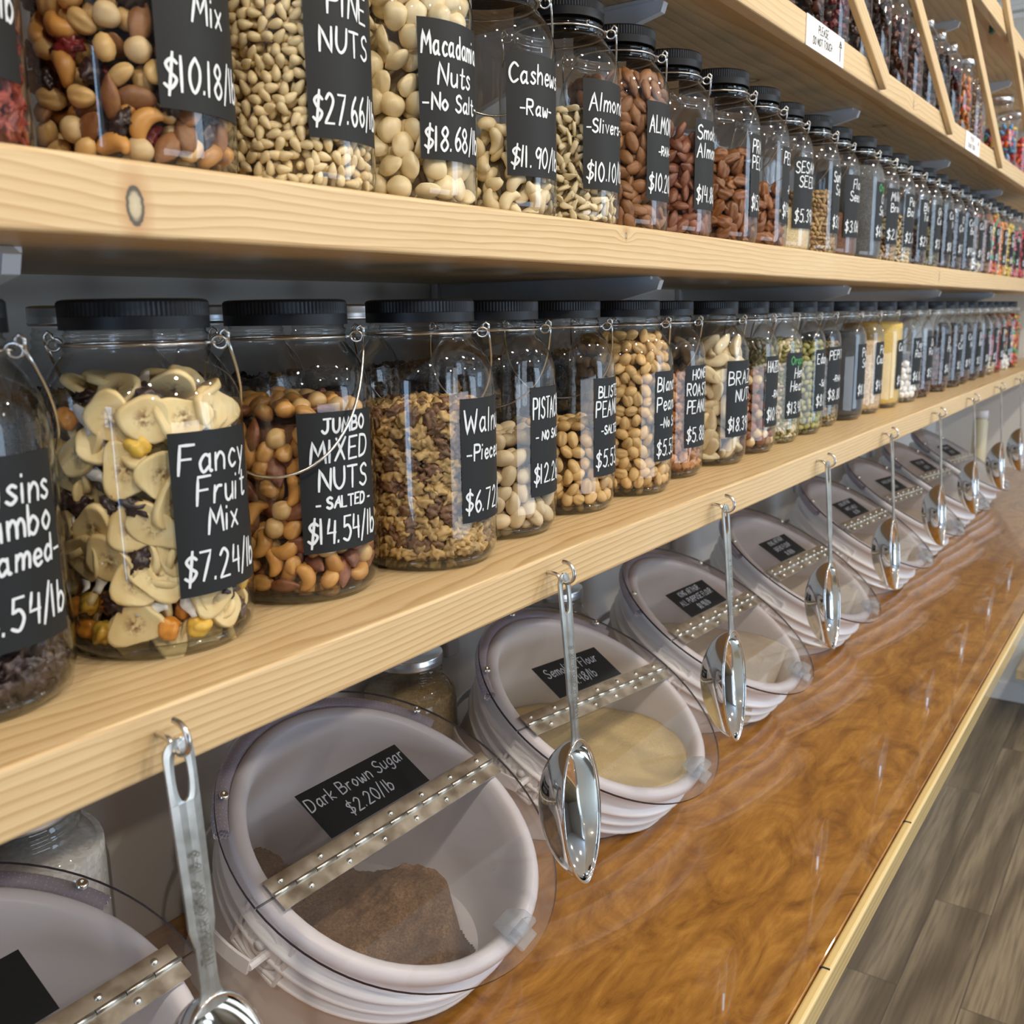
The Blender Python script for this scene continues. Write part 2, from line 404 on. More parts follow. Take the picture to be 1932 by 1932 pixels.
def slat(x, z, xt, zt, name_label):
    L = math.hypot(xt-x, zt-z); a = math.atan2(zt-z, xt-x)
    o = obj('guard_rail', box_bm(0, L, 0, 0.011, -0.015, 0.015, 0.0012, 1), wood_c, None, (x, -0.0078, z))
    o.rotation_euler = (0, -a, 0)
    return tag(o, name_label, 'wood strip', 'diagonal wood strips guarding the top shelf')
for (x, lab) in ((1.364, 'diagonal pine strip ending beside the larger please do not touch sign, first from the left'),
                 (1.899, 'diagonal pine strip crossing in front of the dark candy bottles, second from the left'),
                 (2.537, 'diagonal pine strip just left of the rainbow gummy jar, third from the left'),
                 (3.225, 'diagonal pine strip nailed to the topmost shelf edge, right of the rainbow gummy jar')):
    k = 1.25 if x > 3 else 1.0
    slat(x+0.006, 0.583, x-0.80*k, 0.583+0.362*k, lab)

# wall rails and brackets
BX = (-0.09, 0.728, 1.535, 2.34, 3.145)
for i, x in enumerate(BX):
    where = ('behind the dried fruit jars at the left', 'behind the walnut jar', 'behind the hemp heart jars', 'far along the wall', 'farthest along the wall')[i]
    o = obj('wall_rail', box_bm(x-0.016, x+0.016, WALL_Y-0.012, WALL_Y-0.0005, -0.30, 1.10, 0.002, 1), M['bracket'])
    tag(o, 'white metal shelf upright on the wall '+where, 'shelf upright', 'white wall uprights')
def bracket_mesh(L=0.345, h0=0.11, h1=0.016, th=0.011):
    b = bmesh.new()
    prof = [(0, 0), (-L+0.008, 0), (-L, -0.005), (-L+0.004, -h1), (-L*0.5, -h1-(h0-h1)*0.42), (-0.02, -h0), (0, -h0)]
    A = [b.verts.new((-th/2, y, z)) for y, z in prof]; B = [b.verts.new((th/2, y, z)) for y, z in prof]
    b.faces.new(A); b.faces.new(B[::-1])
    for i in range(len(prof)):
        j = (i+1) % len(prof); b.faces.new((A[j], A[i], B[i], B[j]))
    for s in (-1, 1):   # rolled upper flanges
        box_bm(min(s*th/2, s*(th/2+0.006)), max(s*th/2, s*(th/2+0.006)), -L+0.01, -0.002, -0.0035, 0, bm=b)
    return b
def sticker_meshes(par):
    # shipping label on the bracket's side face, local x = -thickness/2
    x = -0.0062
    def quad(y0, y1, z0, z1, n, m, off=0.0):
        me = mesh_np(n, [(x-off, y0, z0), (x-off, y1, z0), (x-off, y1, z1), (x-off, y0, z1)], [(0, 1, 2, 3)], False)
        return me
    bm = bmesh.new()
    bm.from_mesh(quad(-0.158, -0.052, -0.052, -0.026, 's', 0))
    st = obj('sticker', bm, M['paper'], par)
    bm = bmesh.new(); bm.from_mesh(quad(-0.092, -0.053, -0.0505, -0.0275, 's', 0, 0.0004)); obj('brand_panel', bm, mat('sticker_black', (0.02, 0.02, 0.022), 0.4), st)
    bm = bmesh.new(); bm.from_mesh(quad(-0.092, -0.053, -0.0505, -0.041, 's', 0, 0.0007)); obj('red_band', bm, mat('sticker_red', (0.42, 0.03, 0.03), 0.4), st)
    bm = bmesh.new()
    y = -0.153
    for k in range(16):
        wd = 0.0006+0.0012*((k*7) % 3)/2
        bm.from_mesh(quad(y, y+wd, -0.047, -0.033, 's', 0, 0.0004)); y += wd+0.0011
    for k in range(4):
        bm.from_mesh(quad(-0.118, -0.098+0.002*(k % 2), -0.033-0.004*k, -0.0318-0.004*k, 's', 0, 0.0004))
    obj('barcode', bm, M['ink_black'], st)
for zi, (z, nm) in enumerate(((ZB, 'second'), (ZC+0.012, 'third'), (ZD+0.012, 'topmost'))):
    for i, x in enumerate(BX):
        if zi == 2 and i < 3: continue
        if zi == 1 and i == 0: continue
        e = empty('shelf_bracket', (x, WALL_Y-0.0125, z-0.0004))
        place = ('far left', 'leftmost in view' if zi == 1 else 'with a red and white barcode sticker', 'third from the left', 'fourth from the left', 'farthest')[i]
        tag(e, 'white metal bracket under the %s shelf, %s' % (nm, place if zi < 2 else ('left of the last slat', 'right of the last slat')[i-3]), 'shelf bracket', 'white shelf brackets')
        obj('bracket_arm', bracket_mesh(), M['bracket'], e)
        if zi == 0 and i in (1, 2, 3): sticker_meshes(e)

# ------------------------------------------------------------------ counter
km = mat('stained_maple', (0.4, 0.17, 0.04), 0.35, 0.0, Coat_Weight=1.0, Coat_Roughness=0.025, Coat_IOR=1.55); t = NT(km)
tc = t.n('ShaderNodeTexCoord').outputs['Object']
n1 = t.n('ShaderNodeTexNoise', {'Vector': t.n('ShaderNodeMapping', {'Vector': tc, 'Scale': (3.2, 6.5, 3), 'Rotation': (0, 0, 0.5)}).outputs[0], 'Scale': 2.0, 'Detail': 6.0, 'Roughness': 0.68, 'Distortion': 2.4}).outputs['Fac']
n2 = t.n('ShaderNodeTexNoise', {'Vector': t.n('ShaderNodeMapping', {'Vector': tc, 'Scale': (28, 170, 3), 'Rotation': (0, 0, 0.15)}).outputs[0], 'Scale': 1.0, 'Detail': 3.0}).outputs['Fac']
n3 = t.n('ShaderNodeTexWave', {'Vector': t.n('ShaderNodeMapping', {'Vector': tc, 'Scale': (0.8, 3.0, 1)}).outputs[0], 'Scale': 1.8, 'Distortion': 9.0, 'Detail': 3.0}, bands_direction='Y').outputs['Fac']
c = t.ramp(n1, [(0.30, (0.160, 0.062, 0.010)), (0.45, (0.330, 0.145, 0.023)), (0.60, (0.450, 0.215, 0.040)), (0.76, (0.560, 0.305, 0.080))])
c = t.mix(t.n('ShaderNodeMapRange', {'Value': n2, 1: 0.45, 2: 0.7, 3: 0.0, 4: 0.35}).outputs[0], c, (0.20, 0.065, 0.010))
c = t.mix(t.n('ShaderNodeMapRange', {'Value': n3, 1: 0.78, 2: 1.0, 3: 0.0, 4: 0.30}).outputs[0], c, (0.16, 0.05, 0.008))
t.l(c, t.b.inputs['Base Color'])
em = mat('bare_birch_edge', (0.80, 0.62, 0.30), 0.3, 0.0, Coat_Weight=0.8, Coat_Roughness=0.05); t = NT(em)
tc = t.n('ShaderNodeTexCoord').outputs['Object']
z = t.n('ShaderNodeSeparateXYZ', {0: tc}).outputs['Z']
pl = t.n('ShaderNodeMath', {0: t.n('ShaderNodeMath', {0: z, 1: 700.0}, operation='MULTIPLY').outputs[0]}, operation='SINE').outputs[0]
nz = t.n('ShaderNodeTexNoise', {'Vector': t.n('ShaderNodeMapping', {'Vector': tc, 'Scale': (3, 60, 220)}).outputs[0], 'Scale': 1.0, 'Detail': 3.0}).outputs['Fac']
f = t.n('ShaderNodeMath', {0: pl, 1: nz}, operation='MULTIPLY').outputs[0]
t.l(t.ramp(f, [(0.0, (0.80, 0.60, 0.27)), (0.35, (0.78, 0.56, 0.24)), (0.6, (0.50, 0.31, 0.11))]), t.b.inputs['Base Color'])
cnt = empty('counter', (0, YK, ZK)); tag(cnt, 'glossy stained wood counter with a pale bare front edge', 'counter')
obj('worktop', box_bm(-1.6, END_X-0.002, 0.0125, WALL_Y-0.002-YK, -0.034, 0, 0.0015, 2), km, cnt)
b = box_bm(-1.6, END_X-0.002, 0.0, 0.0120, -0.0345, -0.0006, 0.0035, 3)
obj('edge_strip', b, em, cnt)
for x in (0.5337, 0.892, -0.2):
    obj('seam', box_bm(x-0.0011, x+0.0011, 0.0022, 0.0122, -0.004, 0.0001), M['ink_black'], cnt)
ub = box_bm(-1.6, END_X-0.3, 0.0, 0.2, FLOOR_Z+0.001, ZK-0.0355)
o = obj('base_cabinet', ub, M['trimp'], None, (0, 0.22, 0)); tag(o, 'white painted base cabinet carrying the glossy counter', 'cabinet')
o = obj('low_shelf', box_bm(END_X-0.33, END_X-0.015, -2.2, 0.0, -1.285, -1.245, 0.002, 2), pine('pine_low', (), (0.42, 0.30, 0.17), (0.25, 0.17, 0.09)))
tag(o, 'low brown wooden shelf on the end wall, right of the counter edge', 'shelf')
for y in (-2.1, -1.1, -0.15):
    obj('support', box_bm(END_X-0.06, END_X-0.016, y-0.015, y+0.015, FLOOR_Z+0.001, -1.2855), M['trimp'], o)
# ------------------------------------------------------------------ hand lettering
# strokes on a grid: caps 10 high, lower case 6; '~' = curved stroke, points x,y
G = {
'A': '0,0/3,10/6,0 1.2,4/5,4', 'B': '0,0/0,10 ~0,10/4,9.2/4,6/0,5.2 ~0,5.2/5,4.6/5,1/0,0', 'C': '~5.5,8.2/3,10/.4,7/.3,3/2.5,0/5.5,1.6',
'D': '0,0/0,10 ~0,10/4.2,9/5.6,5/4,1/0,0', 'E': '5,10/0,10/0,0/5,0 0,5.2/4,5.2', 'F': '5,10/0,10/0,0 0,5.2/4,5.2',
'G': '~5.4,8.2/3,10/.4,7/.3,3/2.7,0/5.2,1.5/5.4,4.5 5.4,4.5/3.2,4.5', 'H': '0,0/0,10 5,0/5,10 0,5/5,5', 'I': '0,0/0,10', 'J': '1,10/6.5,10 ~4.2,10/4.2,2.5/2,0/0,2',
'K': '0,0/0,10 5,10/0,4.6/5.2,0', 'L': '0,10/0,0/4.6,0', 'M': '0,0/1,10/3.6,3.5/6.2,10/7.2,0', 'N': '0,0/0,10/5.4,0/5.4,10', 'O': '~3,10/.3,7/.3,3/3,0/5.7,3/5.7,7/3,10',
'P': '0,0/0,10 ~0,10/4.6,9.4/4.6,5.6/0,5', 'Q': '~3,10/.3,7/.3,3/3,0/5.7,3/5.7,7/3,10 3.4,3/6,-.6', 'R': '0,0/0,10 ~0,10/4.6,9.4/4.6,5.6/0,5 1.6,5/5.2,0',
'S': '~5,8.6/3,10/.6,8.4/1.4,5.8/4.2,4.4/5,1.8/2.6,0/0,1.5', 'T': '0,10/6,10 3,10/3,0', 'U': '~0,10/.2,3/2.6,0/5.2,3/5.4,10', 'V': '0,10/2.8,0/5.6,10',
'W': '0,10/1.7,0/3.8,7.5/5.9,0/7.6,10', 'X': '0,0/5,10 0,10/5,0', 'Y': '0,10/2.7,5/5.4,10 2.7,5/2.7,0', 'Z': '0,10/5,10/0,0/5,0',
'a': '~4.2,5/2.2,6/.3,3.2/1.6,0/4,2 4.2,6/4.2,1 ~4.2,1/4.6,.1/5.2,.3', 'b': '0,10/0,0 ~0,3.6/2,6/4.2,3.4/2.2,0/0,1.4', 'c': '~4,5/2,6/.2,3/1.8,0/4.2,1',
'd': '~4.2,4.6/2.2,6/.3,3/1.8,0/4.2,1.8 4.4,10/4.4,0', 'e': '~.4,3/4,3.4/3.2,5.8/1.2,5.6/.2,2.8/1.8,0/4.2,1', 'f': '~4,9/2.6,10/1.6,8/1.6,0 0,6/3.6,6',
'g': '~4.2,5/2.2,6/.3,3.2/1.8,.4/4.2,2 ~4.3,6/4.3,-1.5/2.2,-3.4/.4,-2.2', 'h': '0,10/0,0 ~0,3.4/2.2,6/4,4.2/4,0', 'i': '0,6/0,0 0,8.6/0,9', 'j': '~1.6,6/1.6,-2/0,-3 1.6,8.6/1.6,9',
'k': '0,10/0,0 3.6,6/0,2.6/3.8,0', 'l': '0,10/0,0', 'm': '0,6/0,0 ~0,3.6/1.6,6/3,4.2/3,0 ~3,3.6/4.6,6/6,4.2/6,0', 'n': '0,6/0,0 ~0,3.4/2,6/4,4.2/4,0',
'o': '~2.2,6/.2,3/2.2,0/4.3,3/2.2,6', 'p': '0,6/0,-3.4 ~0,4/2.2,6/4.2,3.4/2,0/0,1.4', 'q': '~4.2,5/2.2,6/.3,3.2/1.8,.4/4.2,2 4.3,6/4.3,-3.4', 'r': '0,6/0,0 ~0,3.4/1.4,5.6/3.2,5.6',
's': '~3.6,5.2/2,6/.6,4.8/2,3.2/3.6,1.6/1.8,0/0,1', 't': '~1.6,9/1.6,1.4/2.4,0/3.8,.8 0,6/3.6,6', 'u': '~0,6/.2,1.4/1.8,0/4,2 4,6/4,0', 'v': '0,6/2,0/4,6',
'w': '~0,6/.6,.6/1.8,.4/2.8,4/3.8,.4/5,.8/5.6,6', 'x': '0,0/4,6 0,6/4,0', 'y': '0,6/2.2,.6 4.2,6/.8,-3.4', 'z': '0,6/4,6/0,0/4,0',
'0': '~2.4,10/.3,7/.3,3/2.4,0/4.6,3/4.6,7/2.4,10', '1': '0,0/0,10', '2': '~.2,8/2.2,10/4.4,8/3.4,5/0,.2 0,0/5,0', '3': '~.3,9/2.6,10/4.2,8/2,5.4/4.6,3.4/3,0/.2,1',
'4': '.6,10/0,4.4/4.4,4.4 3.8,9/3.8,0', '5': '4.6,10/.8,10/.5,5.8 ~.5,5.8/3,6.2/4.6,3.4/2.8,0/0,1', '6': '~3.6,10/1,6.6/.2,3/2,0/4.4,2.4/2.6,5.2/.4,3.4', '7': '0,10/4.8,10/1.4,0',
'8': '~3,5.2/.6,7.6/2.6,10/4.4,7.8/2.6,5.2/.3,2.4/2.4,0/4.8,2.4/3,5.2', '9': '~4.2,8.4/2.2,10/.3,7.4/2,5/4.2,7.4 4.4,9.6/3.6,0',
'$': '~4.8,8/2.6,9.2/.5,7.6/2.5,5.2/4.9,3.4/2.8,.8/.2,2 2.9,11/2.2,-1.2', '/': '0,-1.5/3.4,11', '.': '0,0/.1,.6', '-': '0,3.6/3.4,3.6', "'": '0,10/0,8', '^': '2,0/2,10 .2,6.4/2,10/3.8,6.4 .6,6.8/3.4,6.8 1.1,8/2.9,8'}
def parse(gl):
    out = []
    for s in gl.split():
        cur = s[0] == '~'
        pts = [tuple(float(q) for q in p.split(',')) for p in s.lstrip('~').split('/')]
        out.append([(v.x, v.y) for v in catmull([(x, y, 0) for x, y in pts], 4)] if cur else pts)
    return out
GLYPH = {k: parse(v) for k, v in G.items()}
def text_strokes(txt, h):
    """strokes of a line in metres, origin at the baseline's left end; returns strokes, width"""
    k = h/10; x = 0; out = []
    for ch in txt:
        if ch == ' ': x += 4.2*k; continue
        gl = GLYPH.get(ch)
        if gl is None: continue
        wd = max(1.1, max(p[0] for s in gl for p in s))
        jx, jy, jt = random.uniform(-.3, .3)*k, random.uniform(-.35, .35)*k, random.uniform(-.04, .08)
        for s in gl: out.append([(x+p[0]*k+p[1]*k*(jt+0.06)+jx, p[1]*k+jy) for p in s])
        x += (wd+2.0)*k
    return out, x-2.0*k
def ribbon(strokes, wd, place):
    """flat marker strokes of width wd; place(s, t) -> point on the surface"""
    V, F = [], []
    for s in strokes:
        P = [np.array(p) for p in s]
        Q = [P[0]]
        for a, b in zip(P, P[1:]):
            n = max(1, int(np.linalg.norm(b-a)/(wd*2.2)))
            Q += [a+(b-a)*i/n for i in range(1, n+1)]
        Q = [q for i, q in enumerate(Q) if i == 0 or np.linalg.norm(q-Q[i-1]) > 1e-7]
        if len(Q) == 1: Q.append(Q[0]+np.array([0, wd*.4]))
        d0 = Q[1]-Q[0]; d0 = d0/np.linalg.norm(d0); d1 = Q[-1]-Q[-2]; d1 = d1/np.linalg.norm(d1)
        Q[0] = Q[0]-d0*wd*.3; Q[-1] = Q[-1]+d1*wd*.3
        base = len(V)
        for i, q in enumerate(Q):
            d = Q[min(i+1, len(Q)-1)]-Q[max(i-1, 0)]; d = d/(np.linalg.norm(d)+1e-9); nn = np.array([-d[1], d[0]])
            ww = wd*.5*(0.72 if i in (0, len(Q)-1) else 1.0)
            V.append(place(*(q+nn*ww))); V.append(place(*(q-nn*ww)))
        for i in range(len(Q)-1):
            a = base+2*i; F.append((a, a+1, a+3, a+2))
    return V, F
def lines_strokes(lines, W, top, bottom, pad=0.003, wd=None):
    """lines = (text, cap height, baseline t, [colour]); centred in width W"""
    out = {}
    for ln in lines:
        txt, h, bt = ln[:3]; col = ln[3] if len(ln) > 3 else 'ink'
        st, w_ = text_strokes(txt, h)
        k = min(1.0, (W-2*pad)/max(w_, 1e-6)); sl = random.uniform(0.0, 0.05)
        off = (W-w_*k)/2 + random.uniform(-1, 1)*min(0.003, max(0, (W-w_*k)/2-pad))
        out.setdefault(col, []).extend([[(off+x*k, bt+y+sl*x*k) for x, y in s] for s in st])
    return out

def sign(name, x, label):
    bm = box_bm(0, 0.168, -0.0012, 0, 0.0, 0.0395)
    o = obj(name, bm, M['paper'], None, (x, 0.0036, ZC-0.0006))
    tag(o, label, 'sign', 'please do not touch signs')
    st = lines_strokes([('PLEASE', .0105, .0235), ('DO NOT TOUCH', .0100, .007)], 0.142, 0, 0)
    ss = st['ink'] + [[(0.150, 0.006), (0.150, 0.034)], [(0.143, 0.024), (0.150, 0.034), (0.157, 0.024)], [(0.1455, 0.0255), (0.1545, 0.0255)], [(0.1475, 0.0285), (0.1525, 0.0285)], [(0.1495, 0.006), (0.1495, 0.024)], [(0.1505, 0.006), (0.1505, 0.024)]]
    V, F = ribbon(ss, 0.0013, lambda s, t_: (s, -0.0016, t_))
    obj('lettering', mesh_np('lettering', V, F, False), M['ink_black'], o)
sign('notice_sign', 0.989, 'white please do not touch sign on the third shelf edge, large and readable')
sign('notice_sign', 2.088, 'smaller white sign farther along the third shelf edge, below the brown granola jar')

# ------------------------------------------------------------------ glass jars
R, H = 0.0645, 0.2316
def jar_profile():
    return [(0.050, 0.0), (0.0545, 0.0008), (0.0590, 0.004), (0.0625, 0.010), (0.0642, 0.018), (R, 0.026), (R, 0.154), (0.0641, 0.163), (0.0622, 0.172),
            (0.0585, 0.181), (0.0535, 0.189), (0.0485, 0.195), (0.0458, 0.1985), (0.0462, 0.2005), (0.0472, 0.2022), (0.0462, 0.204), (0.0450, 0.2055), (0.0458, 0.2075), (0.0462, 0.209), (0.0445, 0.2105), (0.0445, 0.2135)]
glass_me = bpy.data.meshes.new('glass_body'); b = lathe(jar_profile(), 64)
# embossed measure ticks down one side
b.to_mesh(glass_me); b.free(); glass_me.materials.append(M['glass'])
base_me = bpy.data.meshes.new('glass_base'); b = lathe([(0.0, 0.0035), (0.046, 0.003), (0.050, 0.0005), (0.0545, 0.0012), (0.0585, 0.0045), (0.0605, 0.0085), (0.058, 0.0105), (0.052, 0.0075), (0.0, 0.0085)], 64); b.to_mesh(base_me); b.free(); base_me.materials.append(M['glass_base'])
def lid_mesh():
    b = bmesh.new(); n = 192
    prof = [(0.0, H), (0.0440, H), (0.0462, H-0.0006), (0.0472, H-0.0018)]
    zs = [(H-0.0022, 1), (H-0.0105, 1), (H-0.0112, 0), (H-0.0190, 0)]
    rings = []
    for r, z in prof:
        rings.append([b.verts.new((r*math.cos(2*PI*i/n), r*math.sin(2*PI*i/n), z)) for i in range(n)] if r else [b.verts.new((0, 0, z))])
    for z, rib in zs:
        rings.append([b.verts.new(((0.0475-(0.0006 if rib and i % 2 else 0))*math.cos(2*PI*i/n), (0.0475-(0.0006 if rib and i % 2 else 0))*math.sin(2*PI*i/n), z)) for i in range(n)])
    rings.append([b.verts.new((0.0462*math.cos(2*PI*i/n), 0.0462*math.sin(2*PI*i/n), H-0.0192)) for i in range(n)])
    for a, c in zip(rings, rings[1:]):
        for i in range(n):
            j = (i+1) % n
            if len(a) == 1: b.faces.new((a[0], c[i], c[j]))
            else: b.faces.new((a[i], c[i], c[j], a[j]))
    me = bpy.data.meshes.new('lid'); b.to_mesh(me); b.free(); me.materials.append(M['lid']); return me
lid_me = lid_mesh()
def metal_lid_mesh():
    b = lathe([(0.0, H-0.003), (0.043, H-0.003), (0.0445, H-0.0015), (0.0468, H-0.0022), (0.0472, H-0.004), (0.0472, H-0.009), (0.0478, H-0.0105), (0.0470, H-0.0125), (0.0478, H-0.0145), (0.0472, H-0.0165), (0.046, H-0.017)], 64)
    me = bpy.data.meshes.new('metal_lid'); b.to_mesh(me); b.free(); me.materials.append(M['alu']); return me
metal_lid_me = metal_lid_mesh()
EAR = -0.96                                    # direction of the bail's right ear
def band_mesh():
    b = bmesh.new(); zc = 0.2030
    tube([(0.0482*math.cos(a), 0.0482*math.sin(a), zc) for a in np.linspace(0, 2*PI, 48, endpoint=False)], 0.0010, 6, b, closed=True)
    for s in (0, PI):                           # twisted ear loops
        a = EAR+s; e = Vector((math.cos(a), math.sin(a), 0)); q = Vector((-math.sin(a), math.cos(a), 0)); z = Vector((0, 0, 1))
        c = e*0.0545+z*zc
        tube([c+0.0050*(math.cos(u)*e*0.95+math.sin(u)*z*0.8)+q*0.0015*math.sin(u*.5) for u in np.linspace(PI, 3.0*PI, 18)], 0.0010, 6, b)
        tube([e*0.0485+z*(zc+0.0002)-q*0.012, e*0.0500+z*(zc+0.0002)-q*0.006, c-e*0.005], 0.0010, 6, b)
        tube([e*0.0485+z*(zc+0.0002)+q*0.012, e*0.0500+z*(zc+0.0002)+q*0.006, c-e*0.005], 0.0010, 6, b)
    me = bpy.data.meshes.new('wire_band'); b.to_mesh(me); b.free(); me.materials.append(M['wire']); return me
band_me = band_mesh()
def handle_mesh(side, drop, out):
    e = Vector((math.cos(EAR), math.sin(EAR), 0)); q = Vector((-math.sin(EAR), math.cos(EAR), 0))*side; z = Vector((0, 0, 1))
    pts = []
    for u in np.linspace(0, PI, 40):
        pts.append(e*(0.0600+0.0085*math.sin(u))*math.cos(u) + q*out*math.sin(u)**0.8*1.0 + z*(0.2030-drop*math.sin(u)**0.85))
    b = tube(pts, 0.0011, 6)
    for s in (1, -1):                           # hooked ends through the ears
        c = e*s*0.0600+z*0.2030
        tube([c, c+z*0.006+e*s*0.0005, c+z*0.0085-e*s*0.002, c+z*0.0065-e*s*0.0045, c+z*0.002-e*s*0.005], 0.0011, 6, b)
    me = bpy.data.meshes.new('wire_handle'); b.to_mesh(me); b.free(); me.materials.append(M['wire']); return me
handle_back = handle_mesh(1, 0.085, 0.0705)
handle_front = handle_mesh(-1, 0.100, 0.0715)
LW, LZ0, LZ1 = 0.072, 0.0415, 0.1485            # label width, bottom, top
def label_mesh(dphi):
    n = 14; r = R+0.0005
    V = []; F = []
    for i in range(n+1):
        a = dphi*i/n
        V += [(r*math.cos(a), r*math.sin(a), LZ0), (r*math.cos(a), r*math.sin(a), LZ1)]
    for i in range(n): F.append((2*i, 2*i+2, 2*i+3, 2*i+1))
    me = mesh_np('price_label', V, F); me.materials.append(M['chalk']); return me
label_me = label_mesh(LW/R)
def make_jar(x, y, z, lines, label, group, phi=-1.98, bail='back', lid='black', spin=0.0, blank=False, dz=0.0):
    e = empty('glass_jar', (x, y, z)); tag(e, label, 'jar', group)
    obj('glass_body', glass_me, None, e); obj('glass_base', base_me, None, e)
    obj('lid', lid_me if lid == 'black' else metal_lid_me, None, e).rotation_euler = (0, 0, random.random()*6)
    if lid == 'black':
        o = obj('wire_band', band_me, None, e); o.rotation_euler = (0, 0, spin)
        o = obj('wire_handle', handle_front if bail == 'front' else handle_back, None, e); o.rotation_euler = (0, 0, spin)
    if not blank:
        L = obj('price_label', label_me, None, e); L.rotation_euler = (0, 0, phi); L.location.z = dz
        st = lines_strokes(lines, LW, LZ1, LZ0)
        for col, ss in st.items():
            V, F = ribbon(ss, 0.00205, lambda s, t_: ((R+0.0009)*math.cos(s/R), (R+0.0009)*math.sin(s/R), LZ0+t_))
            obj('lettering', mesh_np('lettering', V, F, False), M[col], L)
    return e
def two(a, b=None, price='', sub=None):
    """common label layouts; t measured up from the label's lower edge (height 0.107)"""
    L = [(a, .0165, .083)]
    if b: L.append((b, .0165, .062))
    if sub: L.append((sub, .0110, .043))
    if price: L.append((price, .0190, .009))
    return L
JA = [  # x, y, label lines, phi of the label's left edge, short words
 (-0.135, .112, [('Raisins', .0165, .080), ('Jumbo', .0165, .061), ('-Flamed-', .0145, .042), ('$6.54/lb', .0180, .010)], -2.0, 'raisins jumbo'),
 (.0045, .112, [('Fancy', .0185, .080), ('Fruit', .0180, .059), ('Mix', .0165, .040), ('$7.24/lb', .0190, .009)], -1.985, 'fancy fruit mix'),
 (.145, .121, [('JUMBO', .0105, .091), ('MIXED', .0165, .069), ('NUTS', .0165, .048), ('- SALTED -', .0085, .034), ('$14.54/lb', .0190, .007)], -2.27, 'jumbo mixed nuts'),
 (.277, .095, [('Walnut', .0200, .077), ('-Pieces-', .0135, .054), ('$6.72/lb', .0185, .009)], -1.95, 'walnut pieces'),
 (.406, .112, [('PISTACHIOS', .0200, .076), ('- NO SALT -', .0085, .055), ('$12.26/lb', .0185, .012)], -1.917, 'pistachios'),
 (.541, .118, [('BLISTER', .0120, .086), ('PEANUTS', .0165, .065), ('-SALTED-', .0090, .046), ('$5.53/lb', .0185, .009)], -1.945, 'blister peanuts'),
 (.672, .110, [('Blanched', .0165, .083), ('Peanuts', .0165, .060), ('-No Salt-', .0120, .040), ('$5.53/lb', .0185, .006)], -1.95, 'blanched peanuts'),
 (.804, .126, [('HONEY', .0125, .089), ('ROASTED', .0155, .068), ('PEANUTS', .0165, .045), ('$5.88/lb', .0185, .008)], -2.07, 'honey roasted peanuts'),
 (.939, .118, [('BRAZIL', .0185, .073), ('NUTS', .0165, .050), ('$18.39/lb', .0190, .008)], -2.19, 'brazil nuts'),
 (1.070, .121, two('HAZELNUTS', None, '$10.49/lb', '-RAW-'), -1.975, 'hazelnuts'),
 (1.200, .127, [('Organic', .0130, .088, 'ink_green'), ('Hemp', .0165, .066), ('Hearts', .0165, .045), ('$13.48/lb', .0180, .008)], -2.13, 'hemp hearts'),
 (1.331, .129, two('Edamame', None, '$8.18/lb', '-Salted-'), -1.968, 'edamame'),
 (1.462, .140, two('PEPITAS', None, '$8.80/lb', '-RAW-'), -2.147, 'pepitas'),
 (1.595, .130, two('Poppy', 'Seeds', '$11.80/lb'), -1.975, 'poppy seeds'),
 (1.729, .130, two('Pearl', 'Couscous', '$4.48/lb'), -2.0, 'pearl couscous'),
 (1.874, .126, two('Couscous', None, '$4.12/lb'), -1.9, 'yellow couscous'),
 (2.027, .120, two('Yogurt', 'Raisins', '$6.02/lb'), -2.1, 'yogurt raisins'),
 (2.160, .122, two('Dark', 'Raisins', '$5.1/lb'), -2.0, 'dark beans'),
 (2.356, .12, two('Dried', 'Plums', '$6.3/lb'), -2.0, 'brown dates'),
 (2.519, .12, two('Dried', 'Currant', '$5.9/lb'), -2.0, 'dark cherries'),
 (2.656, .12, two('Cocoa', 'Nibs', '$9.4/lb'), -2.1, 'cocoa nibs'),
 (2.809, .12, two('Black', 'Beans', '$3.2/lb'), -2.0, 'black beans'),
 (2.955, .12, two('Carob', 'Chips', '$4.9/lb'), -2.0, 'carob chips'),
 (3.095, .12, two('Mint', 'Chips', '$5.5/lb'), -2.0, 'cream chips'),
 (3.235, .12, two('Berry', 'Chips', '$5.5/lb'), -2.0, 'red chips'),
 (3.375, .12, two('Jelly', 'Mints', '$5.1/lb'), -2.0, 'pale mints'),
 (3.540, .115, two('Candy', 'Mix', '$5.1/lb'), -1.3, 'orange candy'),
]
